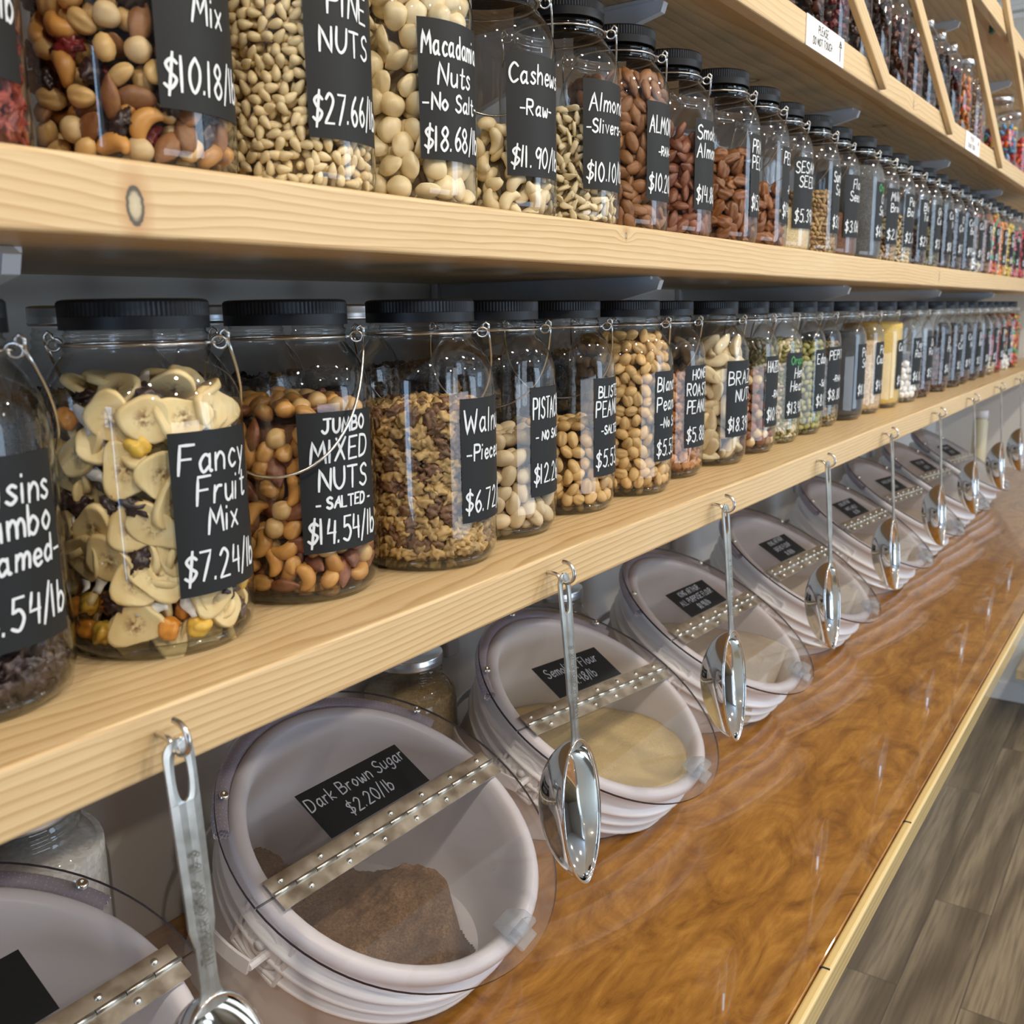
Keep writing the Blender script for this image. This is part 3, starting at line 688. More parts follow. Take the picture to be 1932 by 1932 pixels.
JB = [
 (-0.125, .115, [('Goji', .0165, .083), ('Berries', .0165, .060), ('$11.40/lb', .0190, .030)], -2.0, 'goji berries'),
 (.019, .115, [('Trail', .0165, .088), ('Mix', .0165, .052), ('$10.18/lb', .0200, .010)], -1.944, 'nut and fruit mix'),
 (.154, .115, [('PINE', .0175, .083), ('NUTS', .0165, .058), ('$27.66/lb', .0200, .010)], -2.11, 'pine nuts'),
 (.285, .115, [('Macadamia', .0170, .080), ('Nuts', .0165, .058), ('-No Salt-', .0130, .038), ('$18.68/lb', .0185, .007)], -2.205, 'macadamia nuts'),
 (.415, .115, [('Cashews', .0165, .080), ('-Raw-', .0130, .054), ('$11.90/lb', .0180, .008)], -2.28, 'raw cashews'),
 (.546, .117, [('Almond', .0170, .077), ('-Slivers-', .0130, .056), ('$10.10/lb', .0185, .008)], -2.21, 'almond slivers'),
 (.672, .120, [('ALMONDS', .0180, .073), ('-RAW-', .0095, .050), ('$10.20/lb', .0190, .010)], -2.03, 'raw almonds'),
 (.803, .121, two('Smoked', 'Almonds', '$14.86/lb'), -2.03, 'smoked almonds'),
 (.935, .110, two('PRALINE', 'PECANS', '$15.22/lb'), -1.82, 'praline pecans'),
 (1.066, .114, two('PECANS', None, '$14.10/lb', '-RAW-'), -1.80, 'pecans'),
 (1.196, .121, two('SESAME', 'SEEDS', '$5.39/lb'), -2.228, 'sesame seeds'),
 (1.327, .117, two('Sunflower', 'Seeds', '$3.80/lb'), -1.89, 'sunflower seeds'),
 (1.458, .121, two('Flax', 'Seeds', '$3.06/lb'), -2.184, 'flax seeds'),
 (1.588, .112, [('Organic', .0130, .090, 'ink_green'), ('Chia', .0165, .068), ('Seeds', .0165, .047), ('$6.10/lb', .0180, .008)], -1.95, 'chia seeds'),
 (1.719, .115, two('Millet', 'Brown', '$2.1/lb'), -2.2, 'tan millet'),
 (1.850, .115, two('Pearl', 'Barley', '$2.2/lb'), -2.1, 'white barley'),
 (1.985, .115, two('Black', 'Turtle', '$2.9/lb'), -2.1, 'black lentils'),
 (2.120, .115, two('Green', 'Cocoa', '$3.1/lb'), -2.0, 'dark grains'),
 (2.255, .115, two('Cacao', 'Nib', '$8.0/lb'), -2.0, 'dark nibs'),
 (2.390, .115, two('Choc', 'Covered', '$7.7/lb'), -2.0, 'dark chocolates'),
 (2.530, .115, two('Coffee', 'Beans', '$9.0/lb'), -2.1, 'coffee beans'),
 (2.670, .115, two('Coconut', None, '$4.4/lb'), -2.0, 'white coconut'),
 (2.810, .115, two('Spiced', 'Chips', '$4.4/lb'), -2.0, 'copper chips'),
 (2.950, .115, two('Orange', 'Bites', '$5.3/lb'), -2.0, 'orange bites'),
 (3.090, .115, two('Peach', 'Rings', '$5.3/lb'), -2.0, 'peach pieces'),
 (3.230, .115, two('Gummy', 'Bears', '$5.3/lb'), -2.0, 'yellow gummies'),
 (3.370, .115, two('Rainbow', 'Mix', '$5.3/lb'), -2.0, 'rainbow candy'),
 (3.510, .115, two('Cherry', 'Sours', '$5.3/lb'), -2.0, 'red candy'),
]
NEAR = 17
JARS = {}
for row, z, nm, gname in ((JA, ZA, 'lower', 'black lidded jars on the lower shelf'), (JB, TOPB, 'upper', 'black lidded jars on the second shelf')):
    for i, (x, y, lines, phi, what) in enumerate(row):
        lab = 'black lidded glass jar of %s on the %s jar shelf' % (what, nm)
        if i and i < NEAR: lab = 'black lidded glass jar of %s, right of the %s jar' % (what, row[i-1][4])
        elif i >= NEAR: lab = 'small distant black lidded jar of %s on the %s jar shelf' % (what, nm)
        JARS[(nm, i)] = make_jar(x, y, z, lines, lab, gname, phi, 'front' if (nm, i) == ('lower', 2) else 'back', 'black', random.uniform(-.12, .12))
# a second row with metal lids stands behind
BEHIND = [-.075, .068, .208, .342, .475, .610, .742, .874, 1.006, 1.138, 1.270]
for k, x in enumerate(BEHIND):
    JARS[('behind', k)] = make_jar(x, .262, 0.0, [], 'metal lidded glass jar of dark fruit standing behind the %s jar' % JA[k][4], 'metal lidded jars in the back row', lid='metal', blank=True)
# ------------------------------------------------------------------ what is in the jars
def nz3(v, f, seed): return noise.noise(Vector((v[0]*f+seed*7.3, v[1]*f-seed*3.1, v[2]*f+seed*1.7)))
def blob(name, sx, sy, sz, amp=0.05, freq=1.2, seed=1, sub=2, fn=None):
    b = bmesh.new(); bmesh.ops.create_icosphere(b, subdivisions=sub, radius=1.0)
    for v in b.verts:
        p = v.co.copy(); k = 1+amp*2*nz3(p, freq, seed)
        q = Vector((p.x, p.y, p.z))*k
        if fn: q = fn(p, q)
        v.co = Vector((q.x*sx, q.y*sy, q.z*sz))
    for f in b.faces: f.smooth = True
    me = bpy.data.meshes.new(name); b.to_mesh(me); b.free(); return me
def f_almond(p, q):
    t = (p.x+1)/2; w_ = 1-0.62*max(0, p.x)**1.6-0.1*max(0, -p.x)
    g = 1+0.05*math.sin(9*math.atan2(p.y, p.z+1e-6))
    return Vector((q.x*1.05, q.y*w_*g, q.z*w_*g))
def f_peanut(p, q):
    cleft = 1-0.30*math.exp(-(p.y/0.16)**2)*(1 if p.z > 0 else 0)
    return Vector((q.x, q.y*(1-0.12*p.x), q.z*cleft*(1.0 if p.z > 0 else 0.75)))
def f_pine(p, q): return Vector((q.x, q.y*(1-0.42*p.x), q.z*(1-0.42*p.x)))
def f_pecan(p, q):
    g = 1+0.20*math.sin(5*math.atan2(p.y, p.z)*1.0+2.2*p.x); s = 1-0.30*math.exp(-(p.y/0.2)**2)
    return Vector((q.x, q.y*g, q.z*g*s))
def f_brazil(p, q):
    a = math.atan2(p.y, p.z); k = 1-0.16*math.cos(3*a)
    return Vector((q.x+0.12*p.y, q.y*k*(1-0.22*p.x), q.z*k+0.25*(p.x*p.x-0.4)))
def f_pist(p, q):
    op = math.exp(-(p.z/0.22)**2)*max(0, p.x+0.25)
    return Vector((q.x, q.y*(1-0.45*op*(1 if p.y > -0.2 else 0.0)), q.z*(1+0.06*p.x)))
def f_banana(p, q):
    r = math.hypot(p.x, p.y); k = 1+0.10*math.sin(3*math.atan2(p.y, p.x)+1)
    z = (0.55+0.45*min(1, (r/0.8)**2))*(1 if p.z > 0 else -1)*min(1, abs(p.z)*4)+0.5*(p.x*p.x-0.5)*0.9
    return Vector((q.x*k, q.y*k, z))
def cashew(name, seed):
    n = 16; path = []; rad = []
    for i in range(n+1):
        u = i/n; a = -1.35+2.7*u
        path.append((0.0098*math.sin(a), 0.0098*math.cos(a)-0.006, 0.0012*math.sin(3*u+seed))); rad.append(0.0062*(math.sin(PI*min(1, max(0.03, u*0.93+0.05)))**0.5)*(1.12-0.28*u))
    b = tube(path, 0.005, 10, radii=rad)
    me = bpy.data.meshes.new(name); b.to_mesh(me); b.free(); me.polygons.foreach_set('use_smooth', [True]*len(me.polygons)); return me
def flake(name, L, W, curl, seed):
    V = []; F = []; n = 8
    for s in (0, 1):
        for i in range(n+1):
            u = i/n-0.5; ww = W*(0.5-0.32*abs(u)*1.6+0.08*math.sin(9*u+seed))
            for k in (-1, 1): V.append((L*u, k*ww, curl*(u*u*4-0.5)+k*0.0008+(0.0007 if s else -0.0007)))
    m = 2*(n+1)
    for i in range(n):
        a = 2*i; F.append((a, a+1, a+3, a+2)); F.append((m+a+2, m+a+3, m+a+1, m+a)); F.append((a, a+2, m+a+2, m+a)); F.append((m+a+1, m+a+3, a+3, a+1))
    F.append((0, m, m+1, 1)); F.append((2*n+1, m+2*n+1, m+2*n, 2*n))
    return mesh_np(name, V, F)
def chunk(name, s, seed, amp=0.5, freq=1.7, flat=0.7): return blob(name, s, s*0.85, s*flat, amp, freq, seed, 3)
def shard(name, sx, sy, sz, seed):
    b = box_bm(-sx, sx, -sy, sy, -sz, sz, min(sy, sz)*0.6, 2); r = random.Random(seed)
    for v in b.verts: v.co.x += 0.35*sy*math.sin(v.co.y/sy*1.3+seed); v.co.y *= 1-0.25*v.co.x/sx*(1 if seed % 2 else -1)
    for f in b.faces: f.smooth = True
    me = bpy.data.meshes.new(name); b.to_mesh(me); b.free(); return me

FC = {
 'peanut_l': varied('toasted_hazelnut', (0.60, 0.40, 0.17), 0.38, 0.2, 60, (0.45, 0.24, 0.08)),
 'banana': varied('banana_chip', (0.80, 0.65, 0.34), 0.5, 0.15, 60, (0.68, 0.47, 0.18)), 'coconut': varied('coconut', (0.82, 0.80, 0.74), 0.45, 0.08, 60, (0.74, 0.70, 0.62)),
 'apricot': varied('papaya', (0.70, 0.28, 0.03), 0.35, 0.3, 60, (0.5, 0.16, 0.02)), 'gold': varied('pineapple', (0.72, 0.46, 0.06), 0.35, 0.2, 60, (0.6, 0.3, 0.03)),
 'raisin': varied('raisin', (0.040, 0.020, 0.018), 0.35, 0.5, 120, (0.012, 0.007, 0.008), 0.6), 'peanut_dark': varied('roast_peanut', (0.56, 0.30, 0.09), 0.38, 0.25, 110, (0.42, 0.18, 0.045)),
 'peanut': varied('blanched_peanut', (0.66, 0.44, 0.18), 0.42, 0.18, 110, (0.52, 0.30, 0.10)), 'almond': varied('almond', (0.27, 0.120, 0.042), 0.5, 0.2, 160, (0.155, 0.06, 0.02), 0.5),
 'smoked': varied('smoked_almond', (0.22, 0.075, 0.032), 0.45, 0.25, 160, (0.10, 0.03, 0.015), 0.6), 'cashew_r': varied('roast_cashew', (0.58, 0.29, 0.075), 0.4, 0.2, 80, (0.44, 0.19, 0.04)),
 'cashew': varied('raw_cashew', (0.76, 0.64, 0.40), 0.5, 0.1, 80, (0.66, 0.51, 0.28)), 'hazel': varied('hazelnut', (0.22, 0.060, 0.022), 0.45, 0.25, 45, (0.55, 0.36, 0.18)), 'hazel_p': varied('peeled_hazelnut', (0.66, 0.50, 0.27), 0.45, 0.15, 60, (0.5, 0.28, 0.1)),
 'mac': varied('macadamia', (0.80, 0.68, 0.43), 0.38, 0.1, 50, (0.72, 0.55, 0.29)), 'pine': varied('pine_nut', (0.76, 0.62, 0.36), 0.38, 0.12, 90, (0.64, 0.48, 0.22)),
 'walnut': varied('walnut', (0.56, 0.38, 0.15), 0.5, 0.3, 85, (0.17, 0.075, 0.025), 0.6), 'walnut_d': varied('walnut_skin', (0.20, 0.105, 0.05), 0.5, 0.3, 85, (0.09, 0.04, 0.025), 0.6), 'pist': varied('pistachio_shell', (0.64, 0.52, 0.33), 0.45, 0.12, 60, (0.50, 0.36, 0.19)),
 'honey': varied('honey_peanut', (0.50, 0.20, 0.055), 0.3, 0.35, 130, (0.62, 0.42, 0.24), 0.7), 'brazil': varied('brazil_nut', (0.74, 0.62, 0.38), 0.4, 0.12, 26, (0.24, 0.11, 0.045)), 'pecan': varied('pecan', (0.26, 0.095, 0.024), 0.42, 0.22, 100, (0.13, 0.04, 0.012), 0.5),
 'sliver': varied('almond_sliver', (0.74, 0.64, 0.42), 0.5, 0.1, 70, (0.64, 0.50, 0.28)), 'goji': varied('goji', (0.30, 0.045, 0.026), 0.5, 0.3, 160, (0.16, 0.016, 0.010), 0.7), 'edam': varied('edamame', (0.34, 0.33, 0.10), 0.45, 0.15, 80, (0.25, 0.23, 0.055)),
 'yog': varied('yogurt_ball', (0.84, 0.82, 0.77), 0.35, 0.04, 60, (0.78, 0.75, 0.68)), 'cran': varied('cranberry', (0.17, 0.014, 0.014), 0.35, 0.3, 110, (0.07, 0.006, 0.008), 0.6),
 'green': varied('pepita', (0.22, 0.19, 0.065), 0.45, 0.2, 80, (0.12, 0.10, 0.03)), 'tan': varied('sunflower_seed', (0.44, 0.30, 0.14), 0.5, 0.2, 90, (0.24, 0.14, 0.055)), 'choc': varied('chocolate', (0.055, 0.022, 0.012), 0.32, 0.3, 60, (0.022, 0.01, 0.008)),
 'brown': varied('brown_fruit', (0.16, 0.055, 0.025), 0.4, 0.3, 70, (0.07, 0.022, 0.012)), 'orange': varied('orange_candy', (0.75, 0.16, 0.02), 0.3, 0.2, 50, (0.6, 0.08, 0.02)), 'red': varied('red_candy', (0.6, 0.03, 0.03), 0.3, 0.2, 50, (0.45, 0.02, 0.03)),
 'yellow': varied('yellow_candy', (0.78, 0.58, 0.08), 0.3, 0.15, 50, (0.7, 0.42, 0.05)), 'blue': varied('blue_candy', (0.10, 0.28, 0.50), 0.3, 0.2, 50, (0.06, 0.18, 0.4)), 'cgreen': varied('green_candy', (0.06, 0.35, 0.12), 0.3, 0.2, 50, (0.03, 0.22, 0.08)), 'pink': varied('pink_candy', (0.75, 0.20, 0.25), 0.3, 0.2, 50, (0.6, 0.1, 0.16)),
}
def star_center(m):          # browned seed star in a banana slice
    t = NT(m); old = t.b.inputs['Base Color'].links[0].from_socket
    tc = t.n('ShaderNodeTexCoord').outputs['Object']
    d = t.n('ShaderNodeVectorMath', {0: t.n('ShaderNodeVectorMath', {0: tc, 1: (1, 1, 0)}, operation='MULTIPLY').outputs[0]}, operation='LENGTH').outputs['Value']
    nz = t.n('ShaderNodeTexNoise', {'Vector': tc, 'Scale': 330.0, 'Detail': 2.0}).outputs['Fac']
    a = t.n('ShaderNodeMapRange', {'Value': d, 1: 0.0015, 2: 0.0085, 3: 1.0, 4: 0.0}).outputs[0]
    k = t.n('ShaderNodeMath', {0: a, 1: t.n('ShaderNodeMapRange', {'Value': nz, 1: 0.42, 2: 0.62}).outputs[0]}, operation='MULTIPLY').outputs[0]
    t.l(t.mix(k, old, (0.17, 0.075, 0.022)), t.b.inputs['Base Color'])
star_center(FC['banana'])
BAN = [blob('banana_chip', .0165+.002*i, .0150-.001*i, .0024, .07, 1.1, i, 3, f_banana) for i in range(3)]
COCO = [flake('coconut_flake', .021, .0085, .0020, i) for i in range(2)]
CUBE = [blob('fruit_cube', .0080, .0068, .0058, .22, 1.4, i, 3) for i in range(2)]
RAI = [blob('raisin', .0082, .0058, .0046, .45, 2.1, i, 3) for i in range(2)]
PNT = [blob('peanut', .0092, .0066, .0058, .05, 1.2, i, 3, f_peanut) for i in range(2)] + [blob('peanut', .0088, .0068, .0064, .06, 1.2, 9, 2)]
ALM = [blob('almond', .0128, .0074, .0046, .05, 1.4, i, 3, f_almond) for i in range(2)]
CSH = [cashew('cashew', i) for i in range(2)]
HZL = [blob('hazelnut', .0080, .0078, .0076, .06, 1.2, i, 3) for i in range(2)]
MAC = [blob('macadamia_nut', .0108, .0102, .0094, .08, 1.1, 1, 3), blob('macadamia_half', .0112, .0100, .0060, .10, 1.1, 2, 3, lambda p, q: Vector((q.x, q.y, q.z*(1 if p.z > 0 else .4))))]
PIN = [blob('pine_nut', .0060, .0033, .0032, .05, 1.2, i, 2, f_pine) for i in range(2)]
WAL = [chunk('walnut_piece', .0068, i, .55, 1.8) for i in range(4)]
PIS = [blob('pistachio', .0122, .0082, .0072, .04, 1.2, i, 3, f_pist) for i in range(2)]
HNY = [blob('honey_peanut', .0084, .0070, .0064, .28, 2.2, i, 3) for i in range(2)]
BRZ = [blob('brazil_nut', .0185, .0092, .0074, .07, 1.2, i, 3, f_brazil) for i in range(2)]
PEC = [blob('pecan', .0142, .0080, .0058, .14, 1.6, i, 3, f_pecan) for i in range(2)]
SLV = [blob('almond_sliver', .0088-.0012*i, .0034, .0020, .30, 1.5, i, 2, lambda p, q: Vector((q.x, q.y*(1+.35*p.x), q.z))) for i in range(4)]
GOJ = [blob('goji_berry', .0082, .0036, .0032, .35, 2.0, i, 3) for i in range(2)]
EDA = [blob('edamame_bean', .0074, .0050, .0042, .06, 1.2, i, 2) for i in range(2)]
YOG = [blob('yogurt_raisin', .0084, .0078, .0076, .10, 1.3, i, 3) for i in range(2)]
SED = [blob('seed', .0058, .0032, .0022, .06, 1.2, i, 2, f_pine) for i in range(2)]
GUM = [blob('gummy', .0110, .0058, .0050, .12, 1.2, i, 2) for i in range(2)]

_cache = {}
def colored(me, key):
    k = (me.name, key)
    if k not in _cache:
        m2 = me.copy(); m2.materials.clear(); m2.materials.append(FC[key]); _cache[k] = m2
    return _cache[k]
PR = jar_profile()
def rad_at(z):
    for (r0, z0), (r1, z1) in zip(PR, PR[1:]):
        if z0 <= z <= z1 and z1 > z0: return r0+(r1-r0)*(z-z0)/(z1-z0)
    return 0.05
def pose(rdir, pos, tilt):
    """piece with its thin axis along rdir, random spin"""
    z = Vector(rdir).normalized(); a = z.orthogonal().normalized(); q = random.uniform(0, 2*PI)
    x = a*math.cos(q)+z.cross(a)*math.sin(q); y = z.cross(x)
    m = Matrix(((x.x, y.x, z.x), (x.y, y.y, z.y), (x.z, y.z, z.z)))
    m = m @ Matrix.Rotation(random.gauss(0, tilt), 3, 'X') @ Matrix.Rotation(random.gauss(0, tilt), 3, 'Y')
    o = m.to_4x4(); o.translation = Vector(pos); return o
def pick(spec):
    u = random.random()*sum(s[2] for s in spec)
    for s in spec:
        u -= s[2]
        if u <= 0: return s
    return spec[-1]
def bulk(name, jar, spec, d, fill, label, cat, layer, radius_fn, core_key, top=True, phis=(-PI, PI), coreR=None):
    """the packed mass further in: one mesh"""
    V = []; F = []; MI = []; mats = []; base = 0
    def add(me, mt, m):
        nonlocal base
        if mt not in mats: mats.append(mt)
        mi = mats.index(mt)
        vs = np.empty(len(me.vertices)*3); me.vertices.foreach_get('co', vs); vs = vs.reshape(-1, 3)
        mm = np.array(m); vs = vs @ mm[:3, :3].T + mm[:3, 3]
        V.append(vs)
        for p in me.polygons: F.append([i+base for i in p.vertices]); MI.append(mi)
        base += len(vs)
    z = d*0.55; row = 0
    while z < fill-d*0.3:
        r = radius_fn(z)-layer; n = max(3, int((phis[1]-phis[0])*r/d))
        for i in range(n):
            a = phis[0]+(i+0.5*(row % 2)+random.uniform(-.2, .2))/n*(phis[1]-phis[0])
            s = pick(spec); rr = r+random.uniform(-.001, .001)
            add(random.choice(s[0]), FC[s[1]], pose((math.cos(a), math.sin(a), 0), (rr*math.cos(a), rr*math.sin(a), z+random.uniform(-.15, .15)*d), .6))
        z += d*0.87; row += 1
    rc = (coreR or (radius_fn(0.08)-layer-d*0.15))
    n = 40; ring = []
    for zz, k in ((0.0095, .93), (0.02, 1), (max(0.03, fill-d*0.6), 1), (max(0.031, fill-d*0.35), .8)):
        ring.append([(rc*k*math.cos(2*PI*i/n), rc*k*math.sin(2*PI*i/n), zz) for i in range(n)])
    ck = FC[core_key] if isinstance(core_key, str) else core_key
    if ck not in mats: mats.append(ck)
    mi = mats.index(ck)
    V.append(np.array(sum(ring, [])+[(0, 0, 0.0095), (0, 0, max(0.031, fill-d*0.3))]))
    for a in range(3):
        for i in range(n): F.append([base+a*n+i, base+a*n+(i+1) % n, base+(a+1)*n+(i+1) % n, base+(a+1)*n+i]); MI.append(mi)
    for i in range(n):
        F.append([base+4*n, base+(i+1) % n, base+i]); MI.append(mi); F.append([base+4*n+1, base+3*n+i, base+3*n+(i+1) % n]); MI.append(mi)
    if top:
        r = rc; m = int(2*r/d)
        for i in range(-m, m+1):
            for j in range(-m, m+1):
                x, y = (i+.5*(j % 2))*d*1.0, j*d*.87
                if math.hypot(x, y) < r:
                    s = pick(spec)
                    add(random.choice(s[0]), FC[s[1]], pose((random.gauss(0, .3), random.gauss(0, .3), 1), (x, y, fill-d*0.45+random.uniform(-.2, .2)*d), .5))
    me = mesh_np(name, np.concatenate(V), F)
    for mt in mats: me.materials.append(mt)
    me.polygons.foreach_set('material_index', MI)
    o = obj(name, me, None, None, jar.location)
    return tag(o, label, cat, None, 'stuff')
LEAD = {}
def fill_jar(key, spec, d, fill, what, cat_bulk, cores='raisin', tilt=.35, topside=True, thick=.006, mound=0.0, cap=300):
    """spec = [(meshes, colour, weight, name, label words, category)]; pieces against the glass are things of their own"""
    jar = JARS[key]; row = JA if key[0] == 'lower' else JB; i = key[1]
    x, y, phiL = row[i][0], row[i][1], row[i][3]
    prev = row[i-1] if i else None
    cz = jar.location.z
    cand = []
    z = 0.0095+max(thick, d*0.48); r_ = 0
    ph_c = math.atan2(CAM.y-y, CAM.x-x)
    while z < fill-d*0.25:
        r = rad_at(z)-0.0022-thick; n = int(2*PI*r/d)
        for k in range(n):
            a = -PI-1.2+(k+0.5*(r_ % 2)+random.uniform(-.22, .22))/n*2*PI
            da = (a-ph_c+PI) % (2*PI)-PI
            if abs(da) > 1.42: continue
            zz = z+random.uniform(-.18, .18)*d
            rel = (a-phiL) % (2*PI)
            if 0.10 < rel < LW/R-0.10 and LZ0+0.006 < zz < LZ1-0.006: continue
            px, py = x+r*math.cos(a), y+r*math.sin(a)
            if prev is not None and i > 1:      # hidden behind the jar before it
                ax, ay = CAM.x, CAM.y; dx, dy = px-ax, py-ay
                t_ = max(0, min(1, ((prev[0]-ax)*dx+(prev[1]-ay)*dy)/(dx*dx+dy*dy)))
                if math.hypot(ax+dx*t_-prev[0], ay+dy*t_-prev[1]) < 0.050: continue
            cand.append((a, r, zz, None))
        z += d*0.87; r_ += 1
    if topside:
        rr = rad_at(min(fill, .18))-0.004-thick*1.2; m = int(2*rr/d)
        for ii in range(-m, m+1):
            for jj in range(-m, m+1):
                qx, qy = (ii+.5*(jj % 2))*d, jj*d*.87
                q = math.hypot(qx, qy)
                if q < rr-d*.1: cand.append((qx, qy, fill-d*0.12+mound*(1-(q/rr)**2)+random.uniform(-.15, .15)*d, 1))
    if len(cand) > cap: random.shuffle(cand); cand = cand[:cap]
    for (a, r, zz, tp) in cand:
        s = pick(spec); me = colored(random.choice(s[0]), s[1])
        o = bpy.data.objects.new(s[3], me); COL.objects.link(o)
        if tp: m = pose((random.gauss(0, .3), random.gauss(0, .3), 1), (x+a, y+r, cz+zz), .3)
        else: m = pose((math.cos(a), math.sin(a), 0), (x+r*math.cos(a), y+r*math.sin(a), cz+zz), tilt)
        if not tp:                              # keep every piece inside the glass
            vs = np.empty(len(me.vertices)*3); me.vertices.foreach_get('co', vs); mm = np.array(m); vs = vs.reshape(-1, 3) @ mm[:3, :3].T + mm[:3, 3]
            ex = max(0.0, float(np.max(np.hypot(vs[:, 0]-x, vs[:, 1]-y)))-(rad_at(min(max(zz, .02), .15))-.0012))
            lo = max(0.0, cz+.0098-float(vs[:, 2].min()))
            m.translation = m.translation+Vector((-ex*math.cos(a), -ex*math.sin(a), lo))
        o.matrix_world = m
        o['label'] = s[4]+' in the %s jar' % what; o['category'] = s[5]; o['group'] = s[3].replace('_', ' ')+' pieces in the %s jar' % what
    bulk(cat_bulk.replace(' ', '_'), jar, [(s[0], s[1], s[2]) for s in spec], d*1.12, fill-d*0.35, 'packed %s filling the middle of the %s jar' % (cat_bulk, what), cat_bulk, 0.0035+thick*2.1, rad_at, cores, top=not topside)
def P(me, col, wt, name, words, cat): return (me, col, wt, name, words, cat)
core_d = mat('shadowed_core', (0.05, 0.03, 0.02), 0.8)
def core(c): return mat('shaded_inner_mass', c, 0.8)  # darker than the pieces: the shade between them is put into this colour
L_, U_ = 'lower', 'upper'
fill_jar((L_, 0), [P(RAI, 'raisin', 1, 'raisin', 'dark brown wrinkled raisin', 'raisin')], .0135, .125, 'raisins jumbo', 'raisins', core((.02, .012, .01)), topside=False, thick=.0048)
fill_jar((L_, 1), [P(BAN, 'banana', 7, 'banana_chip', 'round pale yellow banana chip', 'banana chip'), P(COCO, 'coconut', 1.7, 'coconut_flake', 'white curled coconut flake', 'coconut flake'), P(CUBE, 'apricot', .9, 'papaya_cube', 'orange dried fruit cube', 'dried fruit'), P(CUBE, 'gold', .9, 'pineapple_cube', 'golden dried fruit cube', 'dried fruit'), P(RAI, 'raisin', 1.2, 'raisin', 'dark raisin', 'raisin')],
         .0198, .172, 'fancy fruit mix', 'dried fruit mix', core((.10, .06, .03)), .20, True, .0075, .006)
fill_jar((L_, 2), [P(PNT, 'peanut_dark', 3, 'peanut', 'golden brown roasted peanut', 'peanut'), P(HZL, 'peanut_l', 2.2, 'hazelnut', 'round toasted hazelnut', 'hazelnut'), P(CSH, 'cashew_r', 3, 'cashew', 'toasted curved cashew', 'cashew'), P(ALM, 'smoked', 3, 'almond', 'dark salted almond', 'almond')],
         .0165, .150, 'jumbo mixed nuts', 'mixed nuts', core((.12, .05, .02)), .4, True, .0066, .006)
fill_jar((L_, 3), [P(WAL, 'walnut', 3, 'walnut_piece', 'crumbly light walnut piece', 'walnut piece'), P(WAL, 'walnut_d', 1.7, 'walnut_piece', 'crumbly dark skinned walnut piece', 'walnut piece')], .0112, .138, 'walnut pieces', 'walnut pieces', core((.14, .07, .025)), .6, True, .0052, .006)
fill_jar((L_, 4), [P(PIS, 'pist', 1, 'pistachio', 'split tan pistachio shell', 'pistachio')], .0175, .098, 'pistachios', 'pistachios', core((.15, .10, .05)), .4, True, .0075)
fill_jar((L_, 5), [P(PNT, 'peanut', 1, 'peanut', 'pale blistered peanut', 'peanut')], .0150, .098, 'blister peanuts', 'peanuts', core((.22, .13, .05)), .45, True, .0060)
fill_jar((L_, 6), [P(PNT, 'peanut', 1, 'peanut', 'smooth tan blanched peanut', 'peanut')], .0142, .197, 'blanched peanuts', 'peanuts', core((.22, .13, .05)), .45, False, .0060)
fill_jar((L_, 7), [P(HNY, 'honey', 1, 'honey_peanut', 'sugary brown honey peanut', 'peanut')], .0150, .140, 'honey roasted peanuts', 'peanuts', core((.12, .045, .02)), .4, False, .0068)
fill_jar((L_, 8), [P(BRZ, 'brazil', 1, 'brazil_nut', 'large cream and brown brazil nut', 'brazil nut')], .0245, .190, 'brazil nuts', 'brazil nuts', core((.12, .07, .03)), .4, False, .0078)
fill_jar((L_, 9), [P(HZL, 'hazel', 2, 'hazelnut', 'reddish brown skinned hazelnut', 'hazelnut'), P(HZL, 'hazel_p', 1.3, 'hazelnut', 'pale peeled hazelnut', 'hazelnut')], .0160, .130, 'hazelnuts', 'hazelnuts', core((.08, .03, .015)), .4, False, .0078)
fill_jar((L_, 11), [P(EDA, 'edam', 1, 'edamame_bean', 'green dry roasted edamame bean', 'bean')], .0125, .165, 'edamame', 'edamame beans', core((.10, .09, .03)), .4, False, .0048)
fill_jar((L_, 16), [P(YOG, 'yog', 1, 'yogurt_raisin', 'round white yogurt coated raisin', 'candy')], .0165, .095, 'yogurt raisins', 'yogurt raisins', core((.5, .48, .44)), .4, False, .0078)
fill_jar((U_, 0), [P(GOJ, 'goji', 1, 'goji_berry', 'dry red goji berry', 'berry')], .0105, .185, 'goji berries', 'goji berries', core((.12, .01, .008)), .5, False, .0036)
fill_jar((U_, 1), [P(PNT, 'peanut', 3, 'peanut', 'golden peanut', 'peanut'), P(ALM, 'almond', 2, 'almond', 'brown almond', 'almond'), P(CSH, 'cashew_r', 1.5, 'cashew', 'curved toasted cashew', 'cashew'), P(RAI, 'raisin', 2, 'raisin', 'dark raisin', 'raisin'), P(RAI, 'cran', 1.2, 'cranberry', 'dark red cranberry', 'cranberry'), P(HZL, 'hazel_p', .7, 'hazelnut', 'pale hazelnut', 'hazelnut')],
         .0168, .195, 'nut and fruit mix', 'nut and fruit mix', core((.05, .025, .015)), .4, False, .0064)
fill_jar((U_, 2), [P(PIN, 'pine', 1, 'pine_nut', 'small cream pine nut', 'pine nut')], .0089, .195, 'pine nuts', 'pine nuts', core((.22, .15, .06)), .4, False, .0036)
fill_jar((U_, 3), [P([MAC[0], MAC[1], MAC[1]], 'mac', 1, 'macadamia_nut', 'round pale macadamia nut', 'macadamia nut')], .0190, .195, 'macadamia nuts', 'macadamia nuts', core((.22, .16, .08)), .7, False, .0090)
fill_jar((U_, 4), [P(CSH, 'cashew', 1, 'cashew', 'pale raw cashew', 'cashew')], .0195, .092, 'raw cashews', 'cashews', core((.2, .15, .08)), .5, False, .0064)
